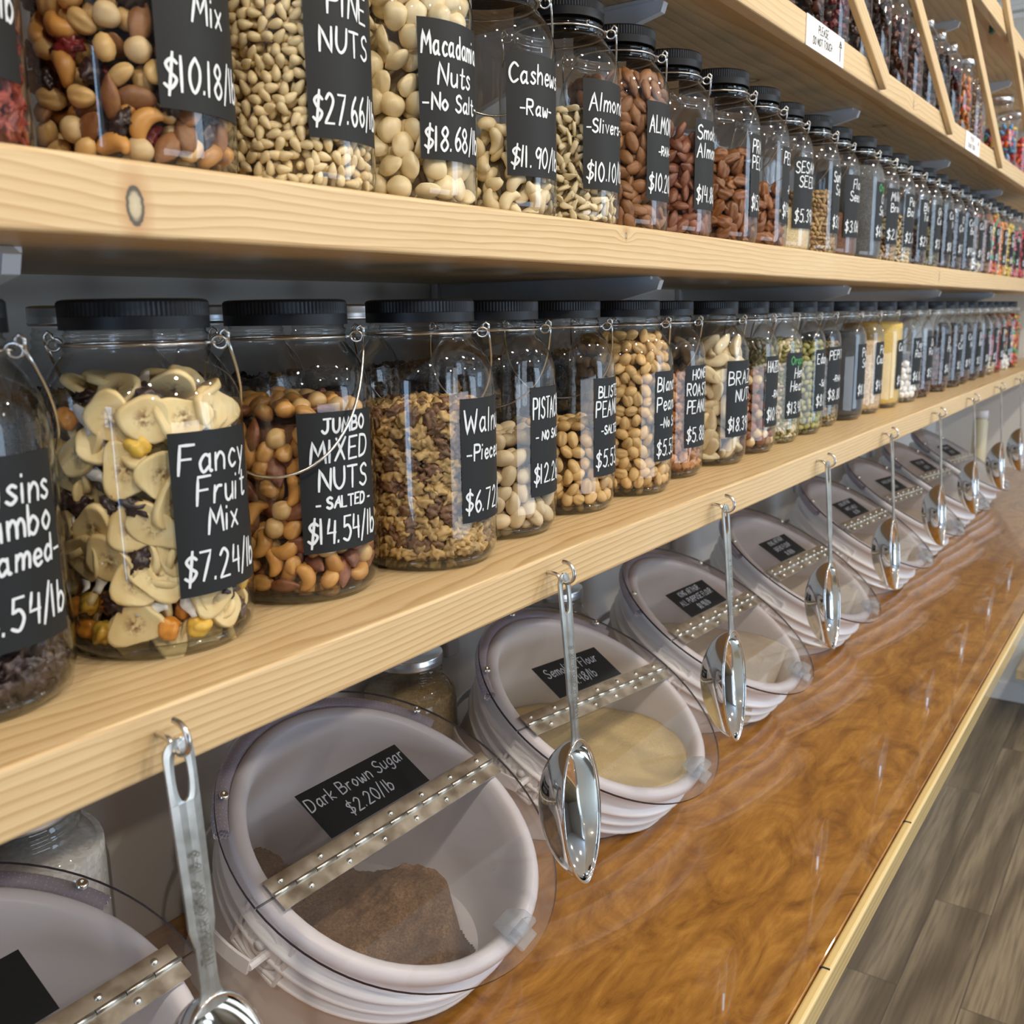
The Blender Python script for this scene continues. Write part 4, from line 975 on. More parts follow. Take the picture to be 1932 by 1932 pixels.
fill_jar((U_, 5), [P(SLV, 'sliver', 1, 'almond_sliver', 'thin cream almond sliver', 'almond sliver')], .0110, .128, 'almond slivers', 'almond slivers', core((.26, .2, .1)), .6, False, .0036)
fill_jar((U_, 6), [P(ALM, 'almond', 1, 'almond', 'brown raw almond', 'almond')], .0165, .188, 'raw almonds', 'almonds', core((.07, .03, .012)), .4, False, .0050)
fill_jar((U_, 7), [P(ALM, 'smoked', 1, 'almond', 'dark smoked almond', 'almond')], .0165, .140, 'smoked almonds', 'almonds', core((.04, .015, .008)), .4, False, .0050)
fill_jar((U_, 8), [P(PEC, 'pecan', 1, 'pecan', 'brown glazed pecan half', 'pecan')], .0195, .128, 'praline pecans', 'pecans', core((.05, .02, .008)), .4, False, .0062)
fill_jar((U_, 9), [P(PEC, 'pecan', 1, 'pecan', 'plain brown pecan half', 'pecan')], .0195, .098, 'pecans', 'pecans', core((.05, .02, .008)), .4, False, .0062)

def grain(key, what, word, m, fill, bulge=0.004, k_=1.0):
    """fine goods: one mass with a slightly uneven top"""
    jar = JARS[key]; n = 48; V = []; F = []
    zs = [0.0092, 0.014, 0.022, fill-0.004, fill-0.001]; rs = [rad_at(0.010)-.004, rad_at(.014)-.003, rad_at(.022)-.0025, R-.0025, R-.0035]
    for z, r in zip(zs, rs):
        for i in range(n): V.append((r*math.cos(2*PI*i/n), r*math.sin(2*PI*i/n), z+(0.0025*math.sin(2*PI*i/n*2+key[1]) if z > fill-.006 else 0)))
    V.append((0, 0, zs[0])); V.append((0, 0, fill+bulge))
    for a in range(len(zs)-1):
        for i in range(n): F.append((a*n+i, a*n+(i+1) % n, (a+1)*n+(i+1) % n, (a+1)*n+i))
    k = len(zs)*n
    for i in range(n): F.append((k, (i+1) % n, i)); F.append((k+1, (len(zs)-1)*n+i, (len(zs)-1)*n+(i+1) % n))
    o = obj(word.replace(' ', '_'), mesh_np(word, V, F), m, None, jar.location); o.scale = (k_,)*3
    tag(o, 'fine %s inside the %s jar' % (word, what), word, None, 'stuff')
grain((L_, 13), 'poppy seeds', 'poppy seeds', speckle('poppy', (.052, .050, .052), (.02, .019, .021), 1100), .172)
grain((L_, 14), 'pearl couscous', 'couscous pearls', speckle('pearl_couscous', (.70, .55, .36), (.42, .28, .14), 330, .6, .8), .150)
grain((L_, 15), 'yellow couscous', 'yellow couscous', speckle('yellow_couscous', (.72, .52, .15), (.55, .36, .08), 800), .185)
grain((U_, 10), 'sesame seeds', 'sesame seeds', speckle('sesame', (.72, .62, .40), (.50, .38, .2), 700), .076)
grain((U_, 12), 'flax seeds', 'flax seeds', speckle('flax', (.20, .085, .035), (.08, .03, .012), 600), .083)
grain((U_, 13), 'chia seeds', 'chia seeds', speckle('chia', (.12, .12, .12), (.03, .028, .027), 900), .176)
def mass(key, what, word, spec, d, fill, core_c):
    bulk(word.replace(' ', '_'), JARS[key], spec, d, fill, 'loose %s filling the %s jar' % (word, what), word, .0075, rad_at, core(core_c), top=(key[0] == 'lower'), phis=(-3.7, 0.2))
mass((L_, 10), 'hemp hearts', 'hemp hearts', [(SED, 'sliver', 1), (SED, 'edam', 1)], .0080, .172, (.3, .26, .12))
mass((L_, 12), 'pepitas', 'pepitas', [(SED, 'green', 1), (SED, 'tan', .6)], .0085, .160, (.10, .08, .03))
mass((U_, 11), 'sunflower seeds', 'sunflower seeds', [(SED, 'tan', 1)], .0085, .115, (.15, .09, .04))
far = {(L_, 17): ('brown', RAI, .06), (L_, 18): ('brown', RAI, .095), (L_, 19): ('choc', RAI, .11), (L_, 20): ('brown', SED, .15), (L_, 21): ('choc', EDA, .17), (L_, 22): ('brown', SED, .12), (L_, 23): ('sliver', SED, .06), (L_, 24): ('red', SED, .12), (L_, 25): ('yog', YOG, .06), (L_, 26): ('orange', GUM, .19),
       (U_, 14): ('tan', SED, .06), (U_, 15): ('sliver', SED, .11), (U_, 16): ('choc', EDA, .09), (U_, 17): ('green', SED, .10), (U_, 18): ('choc', RAI, .10), (U_, 19): ('choc', HZL, .15), (U_, 20): ('choc', EDA, .17), (U_, 21): ('coconut', COCO, .07), (U_, 22): ('almond', GUM, .17), (U_, 23): ('orange', GUM, .19), (U_, 24): ('apricot', GUM, .18), (U_, 25): ('yellow', GUM, .18), (U_, 26): ('pink', GUM, .18), (U_, 27): ('red', GUM, .18)}
for key, (col, me, fl) in far.items():
    what = (JA if key[0] == L_ else JB)[key[1]][4]
    sp = [(me, col, 1)]
    if col in ('orange', 'pink'): sp += [(me, 'red', .4), (me, 'cgreen', .3), (me, 'yellow', .3)]
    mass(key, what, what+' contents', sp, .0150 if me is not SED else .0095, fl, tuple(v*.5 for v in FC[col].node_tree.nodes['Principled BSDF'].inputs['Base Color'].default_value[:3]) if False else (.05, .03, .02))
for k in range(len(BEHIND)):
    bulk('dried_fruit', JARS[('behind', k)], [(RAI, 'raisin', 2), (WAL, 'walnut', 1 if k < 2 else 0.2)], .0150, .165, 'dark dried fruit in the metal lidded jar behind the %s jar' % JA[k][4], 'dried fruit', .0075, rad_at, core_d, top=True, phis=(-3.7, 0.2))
# ------------------------------------------------------------------ tilted buckets on the counter
TILT = 0.541
def bucket_frame(x, y, z, yaw):
    n = Vector((0, -math.sin(TILT), math.cos(TILT))); u = Vector((1, 0, 0)); v = n.cross(u)
    m = Matrix(((u.x, v.x, n.x), (u.y, v.y, n.y), (u.z, v.z, n.z))).to_4x4()
    m = Matrix.Rotation(yaw, 4, 'Z') @ m; m.translation = Vector((x, y, z)); return m
TUB_OUT = [(.1535, -.0060), (.156, -.0035), (.161, -.0025), (.166, -.0035), (.1695, -.007), (.1700, -.014), (.1675, -.0185), (.1600, -.0205), (.1590, -.040), (.1600, -.0425), (.1665, -.0440), (.1680, -.0470), (.1665, -.0500),
           (.1590, -.0520), (.1580, -.0630), (.1640, -.0650), (.1650, -.0675), (.1635, -.0700), (.1572, -.0715), (.1562, -.0820), (.1615, -.0838), (.1625, -.0862), (.1612, -.0885), (.1545, -.0900), (.1530, -.0930), (.1500, -.140), (.1460, -.240), (.1400, -.345)]
TUB_IN = [(.1535, -.0060), (.1505, -.012), (.1490, -.030), (.1480, -.10), (.1400, -.250), (.1340, -.345)]
def r_in(n):
    for (r0, n0), (r1, n1) in zip(TUB_IN, TUB_IN[1:]):
        if n1 <= n <= n0: return r0+(r1-r0)*(n-n0)/(n1-n0)
    return .134
def cut_at_counter(me, mw, z, fill=False):
    b = bmesh.new(); b.from_mesh(me); b.transform(mw)
    bmesh.ops.bisect_plane(b, geom=b.verts[:]+b.edges[:]+b.faces[:], plane_co=(0, 0, z), plane_no=(0, 0, -1), clear_outer=True)
    if fill:
        e = [q for q in b.edges if q.is_boundary and all(abs(v.co.z-z) < 1e-4 for v in q.verts)]
        if e: bmesh.ops.contextual_create(b, geom=e)
    b.transform(mw.inverted()); b.to_mesh(me); b.free()
def half_disc(sign):
    n = 40; r = .186; th = .0030; g = 0.0006
    a0 = 0 if sign > 0 else PI
    P2 = [(r*math.cos(a0+PI*i/n), r*math.sin(a0+PI*i/n)) for i in range(n+1)]
    P2[0] = (P2[0][0], sign*g); P2[-1] = (P2[-1][0], sign*g)
    V = [(x, y, 0) for x, y in P2]+[(x, y, th) for x, y in P2]; m = n+1
    F = [tuple(range(m))[::-1], tuple(range(m, 2*m))]+[(i, (i+1) % m, m+(i+1) % m, m+i) for i in range(m)]
    me = mesh_np('lid_panel', V, F, False); me.materials.append(M['acrylic']); me.materials.append(M['acrylic_edge'])
    me.polygons.foreach_set('material_index', [0, 0]+[1]*m); return me
panel_me, flap_me = half_disc(1), half_disc(-1)
def hinge_leaf(sign):
    b = box_bm(-.1655, .1705, min(sign*.0014, sign*.0168), max(sign*.0014, sign*.0168), .0031, .0042)
    k = 7 if sign > 0 else 6
    for i in range(k):
        x = (-.150 if sign > 0 else -.128)+.0505*i*(1 if sign > 0 else 1.0)
        if x > .165: continue
        d = lathe([(0, .0066), (.0017, .0062), (.0029, .0052), (.0033, .0042)], 14)
        join(b, d, Matrix.Translation((x, sign*.0098, 0)))
    me = bpy.data.meshes.new('hinge_leaf'); b.to_mesh(me); b.free(); me.materials.append(M['brushed']); return me
def hinge_pin():
    b = bmesh.new(); n = 13; L = .338/n
    for i in range(n):
        x = -.1665+L*i
        tube([(x+.0004, 0, .0052), (x+L-.0004, 0, .0052)], .0024, 10, b)
    me = bpy.data.meshes.new('hinge_pin'); b.to_mesh(me); b.free(); me.materials.append(M['brushed']); return me
leaf_a, leaf_b, pin_me = hinge_leaf(1), hinge_leaf(-1), hinge_pin()
def seal():
    b = bmesh.new(); A = np.linspace(math.radians(149), math.radians(25), 46)
    C = [Vector((.1775*math.cos(a), .1775*math.sin(a), -.0085)) for a in A]
    tube(C, .0078, 14, b, cap=False)
    me = bpy.data.meshes.new('seal_tube'); b.to_mesh(me); b.free(); return me
tm = M['tubing']
seal_me = seal(); seal_me.materials.append(tm)
def seal_braid():
    b = bmesh.new()
    for s in (1, -1):
        for k in range(8):
            pts = []
            for i in range(90):
                u = i/89; a = math.radians(149-124*u); ph = s*u*2*PI*9+k*2*PI/8
                r = .1775+.0074*math.cos(ph); pts.append((r*math.cos(a), r*math.sin(a), -.0085+.0074*math.sin(ph)))
            tube(pts, .0005, 3, b, cap=False)
    me = bpy.data.meshes.new('braid'); b.to_mesh(me); b.free(); me.materials.append(mat('braid_thread', (.80, .78, .80), .6)); return me
braid_me = seal_braid()
screw_me = bpy.data.meshes.new('screw'); b = lathe([(0, .0042), (.0012, .0042), (.0016, .0058), (.0036, .0058), (.0048, .0046), (.0052, .0031)], 18); b.to_mesh(screw_me); b.free(); screw_me.materials.append(M['screw'])
def clip_mesh():
    prof = [(-.142, .0031), (-.142, .0046), (-.156, .0190), (-.170, .0200), (-.1725, .0165), (-.163, .0150), (-.159, .0070), (-.180, .0062), (-.180, .0031)]
    b = bmesh.new(); A = [b.verts.new((-.0145, y, z)) for y, z in prof]; B = [b.verts.new((.0145, y, z)) for y, z in prof]
    b.faces.new(A[::-1]); b.faces.new(B)
    for i in range(len(prof)): b.faces.new((A[i], A[(i+1) % len(prof)], B[(i+1) % len(prof)], B[i]))
    bmesh.ops.bevel(b, geom=b.edges[:], offset=.0006, segments=2, affect='EDGES')
    me = bpy.data.meshes.new('clip'); b.to_mesh(me); b.free(); me.materials.append(M['clip']); return me
clip_me = clip_mesh()
def boss_mesh(s):
    b = bmesh.new()
    d = lathe([(.026, 0), (.026, .004), (.0225, .0055), (.021, .004), (.017, .004), (.0155, .0062), (.011, .0062), (.010, .0045), (.006, .0045), (.005, .009), (0, .0095)], 28)
    join(b, d, Matrix.Translation((s*.1565, 0, -.061)) @ Matrix.Rotation(s*PI/2, 4, 'Y'))
    for q in (-1, 1):
        join(b, box_bm(-.003, .003, -.030, .030, -.002, .002, .0008), Matrix.Translation((s*.158, 0, -.061+q*.030)))
        join(b, box_bm(-.003, .003, -.002, .002, -.030, .030, .0008), Matrix.Translation((s*.158, q*.030, -.061)))
    me = bpy.data.meshes.new('handle_boss'); b.to_mesh(me); b.free(); me.materials.append(M['plastic']); return me
bosses = [boss_mesh(-1), boss_mesh(1)]
def bail_mesh():
    b = bmesh.new(); pts = []
    for u in np.linspace(0, PI, 40):
        pts.append((-.186*math.cos(u)-(.0), .186*math.sin(u)*1.02, -.061-.045*math.sin(u)))
    # flat strap: sweep a thin rectangle
    prev = None
    for i, p in enumerate(pts):
        r = Vector((p[0], p[1], 0)).normalized()
        ring = [b.verts.new(Vector(p)+r*a+Vector((0, 0, c))) for a, c in ((-.0014, -.0085), (.0014, -.0085), (.0014, .0085), (-.0014, .0085))]
        if prev:
            for k in range(4): b.faces.new((prev[k], prev[(k+1) % 4], ring[(k+1) % 4], ring[k]))
        else: b.faces.new(ring[::-1])
        prev = ring
    b.faces.new(prev)
    for s in (-1, 1): tube([(s*.163, 0, -.061), (s*.186, 0, -.061)], .004, 8, b)
    for f in b.faces: f.smooth = False
    me = bpy.data.meshes.new('carry_handle'); b.to_mesh(me); b.free(); me.materials.append(M['plastic']); return me
bail_me = bail_mesh()
def contents(name, mw, level, hfun, m, label, cat, hmin=None):
    """the goods' upper surface inside the tilted tub, with a body going down"""
    inv = mw.inverted(); o0 = mw.translation; axis = mw.to_3x3() @ Vector((0, 0, -1))
    t = (level-o0.z)/axis.z; cx, cy_ = o0.x+axis.x*t, o0.y+axis.y*t
    n, rings = (220, 80) if hmin is not None else (96, 26); V = []; F = []
    R_ = []
    for i in range(n):
        a = 2*PI*i/n; lo, hi = 0.0, .30
        for _ in range(22):
            md = (lo+hi)/2; x, y = cx+md*math.cos(a), cy_+md*math.sin(a); z = hfun(x, y)
            q = inv @ Vector((x, y, z)); ok = math.hypot(q.x, q.y) < r_in(q.z)-.0006 and q.z < -.0035
            if ok: lo = md
            else: hi = md
        R_.append(lo)
    V.append((cx, cy_, hfun(cx, cy_)))
    for k in range(1, rings+1):
        for i in range(n):
            a = 2*PI*i/n; r = R_[i]*k/rings; x, y = cx+r*math.cos(a), cy_+r*math.sin(a); V.append((x, y, hfun(x, y)))
    for i in range(n):
        F.append((0, 1+i, 1+(i+1) % n))
        for k in range(rings-1):
            p = 1+k*n; F.append((p+i, p+n+i, p+n+(i+1) % n, p+(i+1) % n))
    base = len(V); last = 1+(rings-1)*n
    for i in range(n):
        x, y, z = V[last+i]; zz = max(ZK+.0035, min(z-.003, ZK+.02)); V.append((cx+(x-cx)*.93, cy_+(y-cy_)*.93+.012, zz))
    for i in range(n): F.append((last+i, base+i, base+(i+1) % n, last+(i+1) % n))
    if hmin is not None: F = [f for f in F if max(V[i][2] for i in f) > hmin and all(i < base for i in f)]
    o = obj(name, mesh_np(name, V, F), m)
    return tag(o, label, cat, None, 'stuff')
BK = [  # x, y, z, yaw, hinge turn, label lines, label colour
 (-.143, .163, -.296, .055, -.035, [('CANE SUGAR', .0145, .034), ('$1.18/lb', .0145, .010)], 'sugar', 'white bucket with clear hinged lid at the lower left corner, holding white sugar'),
 (.289, .163, -.296, .055, -.05, [('Dark Brown Sugar', .0155, .034), ('$2.20/lb', .0155, .010)], 'brown sugar', 'white bucket of dark brown sugar with a clear hinged lid, nearest whole one'),
 (.718, .163, -.306, .053, -.15, [('Semolina Flour', .0155, .034), ('$1.48/lb', .0150, .010)], 'semolina', 'white bucket of yellow semolina flour with a clear hinged lid'),
 (1.115, .158, -.297, .099, -.11, [('KING ARTHUR', .0110, .042), ('ALL PURPOSE FLOUR', .0110, .024), ('$0.98/lb', .0110, .007)], 'all purpose flour', 'white bucket of pale flour, next along the counter past the semolina bucket'),
 (1.545, .158, -.297, .08, -.10, [('KING ARTHUR', .0110, .042), ('BREAD FLOUR', .0110, .024), ('$1.08/lb', .0110, .007)], 'bread flour', 'white bucket with clear hinged lid, second past the semolina bucket'),
 (2.045, .160, -.300, .06, -.10, [('KING ARTHUR', .0110, .042), ('WHITE WHEAT', .0110, .024), ('$1.12/lb', .0110, .007)], 'white wheat flour', 'white bucket with clear hinged lid, third past the semolina bucket'),
 (2.440, .160, -.300, .06, -.12, [('WHOLE WHEAT', .0120, .036), ('$1.02/lb', .0120, .012)], 'whole wheat flour', 'distant white bucket with clear lid, third from the far end of the counter'),
 (2.838, .160, -.300, .06, -.12, [('RYE FLOUR', .0120, .036), ('$1.22/lb', .0120, .012)], 'rye flour', 'distant white bucket with clear lid, second from the far end of the counter'),
 (3.228, .160, -.300, .06, -.12, [('CORN MEAL', .0120, .036), ('$0.92/lb', .0120, .012)], 'corn meal', 'farthest white bucket with clear lid at the end of the counter row')]
def sugar_mat(name, a, b_): return speckle(name, a, b_, 650, .85, .8)
GOODS = [sugar_mat('white_sugar', (.82, .80, .77), (.70, .68, .64)), sugar_mat('dark_sugar', (.25, .150, .068), (.115, .060, .022)), sugar_mat('semolina', (.80, .66, .33), (.68, .53, .23)),
         sugar_mat('flour', (.66, .59, .46), (.52, .45, .33)), sugar_mat('bread_flour', (.70, .65, .54), (.60, .54, .42))]
for k, (x, y, z, yaw, turn, lines, what, lab) in enumerate(BK):
    mw = bucket_frame(x, y, z, yaw)
    e = empty('storage_bucket'); e.matrix_world = mw; tag(e, lab, 'bucket', 'white flour and sugar buckets on the counter')
    me = bpy.data.meshes.new('tub'); b = lathe(TUB_OUT[::-1], 72); lathe(TUB_IN, 72, b)
    bmesh.ops.remove_doubles(b, verts=b.verts[:], dist=1e-5); b.to_mesh(me); b.free(); me.materials.append(M['plastic'])
    cut_at_counter(me, mw, ZK+.0006)
    obj('tub', me, None, e)
    fl = bpy.data.meshes.new('tub_floor'); b = bmesh.new(); bmesh.ops.create_grid(b, x_segments=1, y_segments=1, size=.3); b.to_mesh(fl); b.free()
    # inner floor trimmed to the tub: ellipse at counter level
    axis = mw.to_3x3() @ Vector((0, 0, -1)); t_ = (ZK+.0025-z)/axis.z; cxx, cyy = x+axis.x*t_, y+axis.y*t_; inv = mw.inverted()
    pts = []
    for i in range(64):
        a = 2*PI*i/64; lo, hi = 0, .4
        for _ in range(20):
            md = (lo+hi)/2; q = inv @ Vector((cxx+md*math.cos(a), cyy+md*math.sin(a), ZK+.0025))
            if math.hypot(q.x, q.y) < r_in(q.z)+.0005: lo = md
            else: hi = md
        pts.append(inv @ Vector((cxx+lo*math.cos(a), cyy+lo*math.sin(a), ZK+.0025)))
    bpy.data.meshes.remove(fl)
    obj('tub_floor', mesh_np('tub_floor', pts, [tuple(range(64))], False), M['plastic'], e)
    for s in (0, 1): obj('handle_boss', bosses[s], None, e)
    h_ = obj('carry_handle', bail_me, None, e); h_.rotation_euler = (-.18, 0, 0)
    pa = obj('lid_panel', panel_me, None, e); fp = obj('lid_flap', flap_me, None, e)
    for o in (pa, fp): o.rotation_euler = (0, 0, turn)
    for me_ in (leaf_a,): obj('hinge_leaf', me_, None, pa)
    obj('hinge_pin', pin_me, None, pa); obj('hinge_leaf', leaf_b, None, fp)
    obj('lid_clip', clip_me, None, fp).rotation_euler = (0, 0, .05-turn)
    V = [(-.0755, .0190, .0034), (.0765, .0190, .0034), (.0765, .0775, .0034), (-.0755, .0775, .0034)]
    L = obj('price_label', mesh_np('price_label', V, [(0, 1, 2, 3)], False), M['chalk'], pa)
    st = lines_strokes(lines, .152, 0, 0)
    for col, ss in st.items():
        Vv, Ff = ribbon(ss, .0016, lambda s, t: (-.0755+s, .0190+t, .0037)); obj('lettering', mesh_np('lettering', Vv, Ff, False), M['ink_grey'], L)
    sl = obj('seal_tube', seal_me, None, pa); sl.rotation_euler = (0, 0, -turn); sl.location.z = -.0018
    if k < 4: obj('braid', braid_me, None, sl)
    for a in (137.5, 86, 33):
        s_ = obj('screw', screw_me, None, pa); a = math.radians(a)-turn; s_.location = (.1775*math.cos(a), .1775*math.sin(a), 0)
    if what == 'brown sugar':
        def hf(X, Y, x=x, y=y):
            u, v = X-x, Y-y                     # right-hand rim of the heap, from the front wall to the back
            rim_x = float(np.interp(v, (-.13, -.078, -.056, -.022, .03, .08, .158), (-.066, -.014, .033, .068, .066, .035, .004)))
            edge = 1/(1+math.exp(-(rim_x-u+.006*math.sin(v*70)+.009*nz3((X, Y, 0), 34, 3))/.0045))
            lump = .016*math.exp(-(((u-.020)/.034)**2+((v-.000)/.034)**2))
            return ZK+.0032+edge*(.076+.009*nz3((X, Y, 0), 16, 5)+.005*nz3((X, Y, 0), 70, 8)+.0022*nz3((X, Y, 1), 240, 2)+lump)
        contents('brown_sugar', mw, ZK+.05, hf, GOODS[1], 'clumpy dark brown sugar heaped in the nearest whole bucket', 'brown sugar', ZK+.0045)
    else:
        lv = (z-.0815 if what == 'semolina' else z-.068) if what != 'sugar' else ZK+.052
        def hf(X, Y, lv=lv, k=k, x=x): return lv+(.006*nz3((X, Y, k), 9, k)+.0015*nz3((X, Y, k), 50, k))*min(1, max(0, (Y-.05)/.08))+0*nz3((X, Y, k), 50, k)-(.012*math.exp(-(((X-x-.03)/.05)**2+((Y-.07)/.03)**2)) if k == 2 else 0)
        contents(what.replace(' ', '_'), mw, lv, hf, GOODS[{'sugar': 0, 'semolina': 2}.get(what, 3 if k == 3 else 4)], 'loose %s inside its white bucket' % what, 'flour' if 'flour' in what or what in ('semolina', 'corn meal') else 'sugar')

# ------------------------------------------------------------------ scoops on cup hooks
HX = [-.083, .332, .706, 1.110, 1.499, 1.922, 2.327, 2.744, 3.126]
def hook_mesh():
    b = tube(catmull([(0, .004, 0), (0, -.009, -.0005), (0, -.0135, -.0040), (0, -.0195, -.0075), (0, -.0262, -.0045), (0, -.0285, .0015), (0, -.0265, .0080), (0, -.0215, .0115), (0, -.0165, .0122)], 5), .00185, 10)
    me = bpy.data.meshes.new('cup_hook'); b.to_mesh(me); b.free(); me.polygons.foreach_set('use_smooth', [True]*len(me.polygons)); me.materials.append(M['screw']); return me
hook_me = hook_mesh()
def handle_mesh2():
    b = bmesh.new(); rows = []
    def wid(z):
        if z > .004: return .0102*math.sqrt(max(0.02, 1-((z-.004)/.0100)**2))
        if z > -.100: return .0102-.0012*(.004-z)/.104
        if z > -.112: return .0090-.0028*(-.100-z)/.012
        return .0062-.0004*(-.112-z)/.06 if z > -.140 else .0060+.005*(-.140-z)/.014
    def slot(z):
        c, hl, hw = -.0085, .0155, .0046
        q = (z-c)/hl
        return hw*math.sqrt(max(0, 1-abs(q)**2.6)) if abs(q) < 1 else 0
    zs = sorted(set([.0138, .0130, .0115, .009] + [.0069-.031*i/18 for i in range(19)] + [-.028-.008*i for i in range(10)] + [-.104, -.108, -.112, -.125, -.135, -.142, -.148, -.154]), reverse=True)
    for z in zs: rows.append((z, wid(z), slot(z)))
    def yy(z): return -.004*max(0, (-.140-z)/.034)**2*0 + .0004*math.sin(z*30)
    for s in (-1, 1):
        prev = None
        for z, w_, sl in rows:
            cur = [b.verts.new((s*sl, yy(z), z)), b.verts.new((s*(sl+w_)/2, yy(z)-.0004, z)), b.verts.new((s*w_, yy(z), z))]
            if prev:
                for i in (0, 1):
                    q = (prev[i], prev[i+1], cur[i+1], cur[i]); b.faces.new(q if s < 0 else q[::-1])
            prev = cur
    bmesh.ops.remove_doubles(b, verts=b.verts[:], dist=1e-6)
    bmesh.ops.solidify(b, geom=b.faces[:], thickness=.0021)
    me = bpy.data.meshes.new('handle'); b.to_mesh(me); b.free(); me.polygons.foreach_set('use_smooth', [False]*len(me.polygons)); me.materials.append(M['brushed']); return me
def bowl_mesh():
    n, m = 72, 22; ZC0 = -.214; D = .044
    def outline(t):
        c, s = math.cos(t), math.sin(t)
        if c > 0: return .0345*s*(1+.06*c)*(1-.10*c*c), .068*c
        return .0345*math.copysign(abs(s)**(1.0+.25*(-c)), s), .074*c
    V = []; F = []
    for layer, off in ((0, 0.0), (1, .0013)):
        V.append((0, D-off if layer == 0 else D-off, ZC0))
        for k in range(1, m+1):
            rho = math.sin(PI/2*k/m)
            for i in range(n):
                ox, oz = outline(2*PI*i/n); q = rho*(1-(off*20 if layer else 0)*1.0/1.0*.9)
                q = rho-(off*22 if layer else 0)*rho
                V.append((ox*q, (D-off)*max(0, 1-rho**2)**.55 if k < m else 0.0, ZC0+oz*q))
    per = 1+m*n
    for layer in (0, 1):
        o = layer*per
        for i in range(n):
            j = (i+1) % n; f = (o, o+1+i, o+1+j); F.append(f if layer == 0 else f[::-1])
            for k in range(m-1):
                a = o+1+k*n; f = (a+i, a+n+i, a+n+j, a+j); F.append(f if layer == 0 else f[::-1])
    a0, a1 = 1+(m-1)*n, per+1+(m-1)*n
    for i in range(n): F.append((a0+i, a1+i, a1+(i+1) % n, a0+(i+1) % n))
    me = mesh_np('bowl', V, F); me.materials.append(M['steel']); return me
sh_me, sb_me = handle_mesh2(), bowl_mesh()
bmr = bmesh.new()
tube([(.0345*math.sin(t_)*(1+.06*math.cos(t_))*(1-.10*math.cos(t_)**2) if math.cos(t_) > 0 else .0345*math.copysign(abs(math.sin(t_))**(1-.25*math.cos(t_)), math.sin(t_)), 0, -.214+(.068 if math.cos(t_) > 0 else .074)*math.cos(t_)) for t_ in np.linspace(0, 2*PI, 72, endpoint=False)], .0012, 6, bmr, closed=True)
rim_me = bpy.data.meshes.new('rim'); bmr.to_mesh(rim_me); bmr.free(); rim_me.materials.append(M['steel'])
st, w_ = text_strokes('[] THUNDER GROUP  18-8', .0058)
Vv, Ff = ribbon(st, .00075, lambda s, t_: (.0028-t_, -.0024, -.128+s)); eng_me = mesh_np('engraving', Vv, Ff, False); eng_me.materials.append(M['engrave'])
for i, x in enumerate(HX):
    where = ['in front of the lower left buckets, handle seen broadside', 'hanging in front of the semolina bucket', 'hanging over the bucket after the semolina', 'third from the semolina bucket', 'midway along the shelf', 'third from the right edge', 'over the far buckets', 'next to last near the right edge', 'farthest right, cut by the frame'][i]
    nth = ['first', 'second', 'third', 'fourth', 'fifth', 'sixth', 'seventh', 'eighth', 'ninth'][i]
    h = obj('cup_hook', hook_me, None, None, (x, -.0006, -.0145)); tag(h, 'small steel cup hook in the lower shelf edge, %s from the left' % nth, 'hook', 'cup hooks along the lower shelf')
    e = empty('serving_scoop', (x, -.0195, -.0145-.0075+.00185-.0069+.0002)); e.rotation_euler = (-.083, random.uniform(-.01, .01), random.uniform(-.04, .04))
    tag(e, 'steel scoop %s, %s from the left' % (where, nth), 'scoop', 'steel scoops hanging from the lower shelf')
    obj('handle', sh_me, None, e); bo = obj('bowl', sb_me, None, e); obj('rim', rim_me, None, bo)
    if i < 3: obj('engraving', eng_me, None, e)

# ------------------------------------------------------------------ top shelf bottles and jars
def bottle_profile(r, h, rn):
    return [(r*.80, 0), (r*.93, .002), (r, .010), (r, h*.62), (r*.99, h*.68), (r*.93, h*.745), (r*.80, h*.80), (r*.60+rn*.1, h*.85), (rn*1.15, h*.885), (rn, h*.90), (rn, h*.925)]
PETG = clear('clear_bottle', (.97, .97, .98), (.55, .57, .58))
def bottle(x, y, r, h, rn, what, col, spec, fill, cap='alu', core_c=(.02, .01, .008), d=.017):
    e = empty('glass_bottle', (x, y, TOPC)); tag(e, what[1], 'bottle', 'capped bottles on the third shelf')
    pr = bottle_profile(r, h, rn); b = lathe(pr, 44); me = bpy.data.meshes.new('glass_body'); b.to_mesh(me); b.free(); me.materials.append(PETG); obj('glass_body', me, None, e)
    cb = lathe([(0, h), (rn*.95, h), (rn*1.10, h-.0015), (rn*1.12, h-.010), (rn*1.17, h-.0115), (rn*1.12, h-.013), (rn*1.17, h-.0185), (rn*1.1, h*.915), (rn*1.02, h*.912)], 36)
    obj('cap', cb, M['alu'], e)
    def rf(z):
        for (r0, z0), (r1, z1) in zip(pr, pr[1:]):
            if z0 <= z <= z1 and z1 > z0: return r0+(r1-r0)*(z-z0)/(z1-z0)
        return r
    bulk(what[0].replace(' ', '_'), e, spec, d, fill, 'clear bottle contents: '+what[2], what[0], .0085, rf, core(core_c), top=False, phis=(-3.9, 0.4), coreR=r-.020)
CH = lambda a, b_=None: [(RAI, a, 2)]+([(HZL, b_, 1)] if b_ else [])
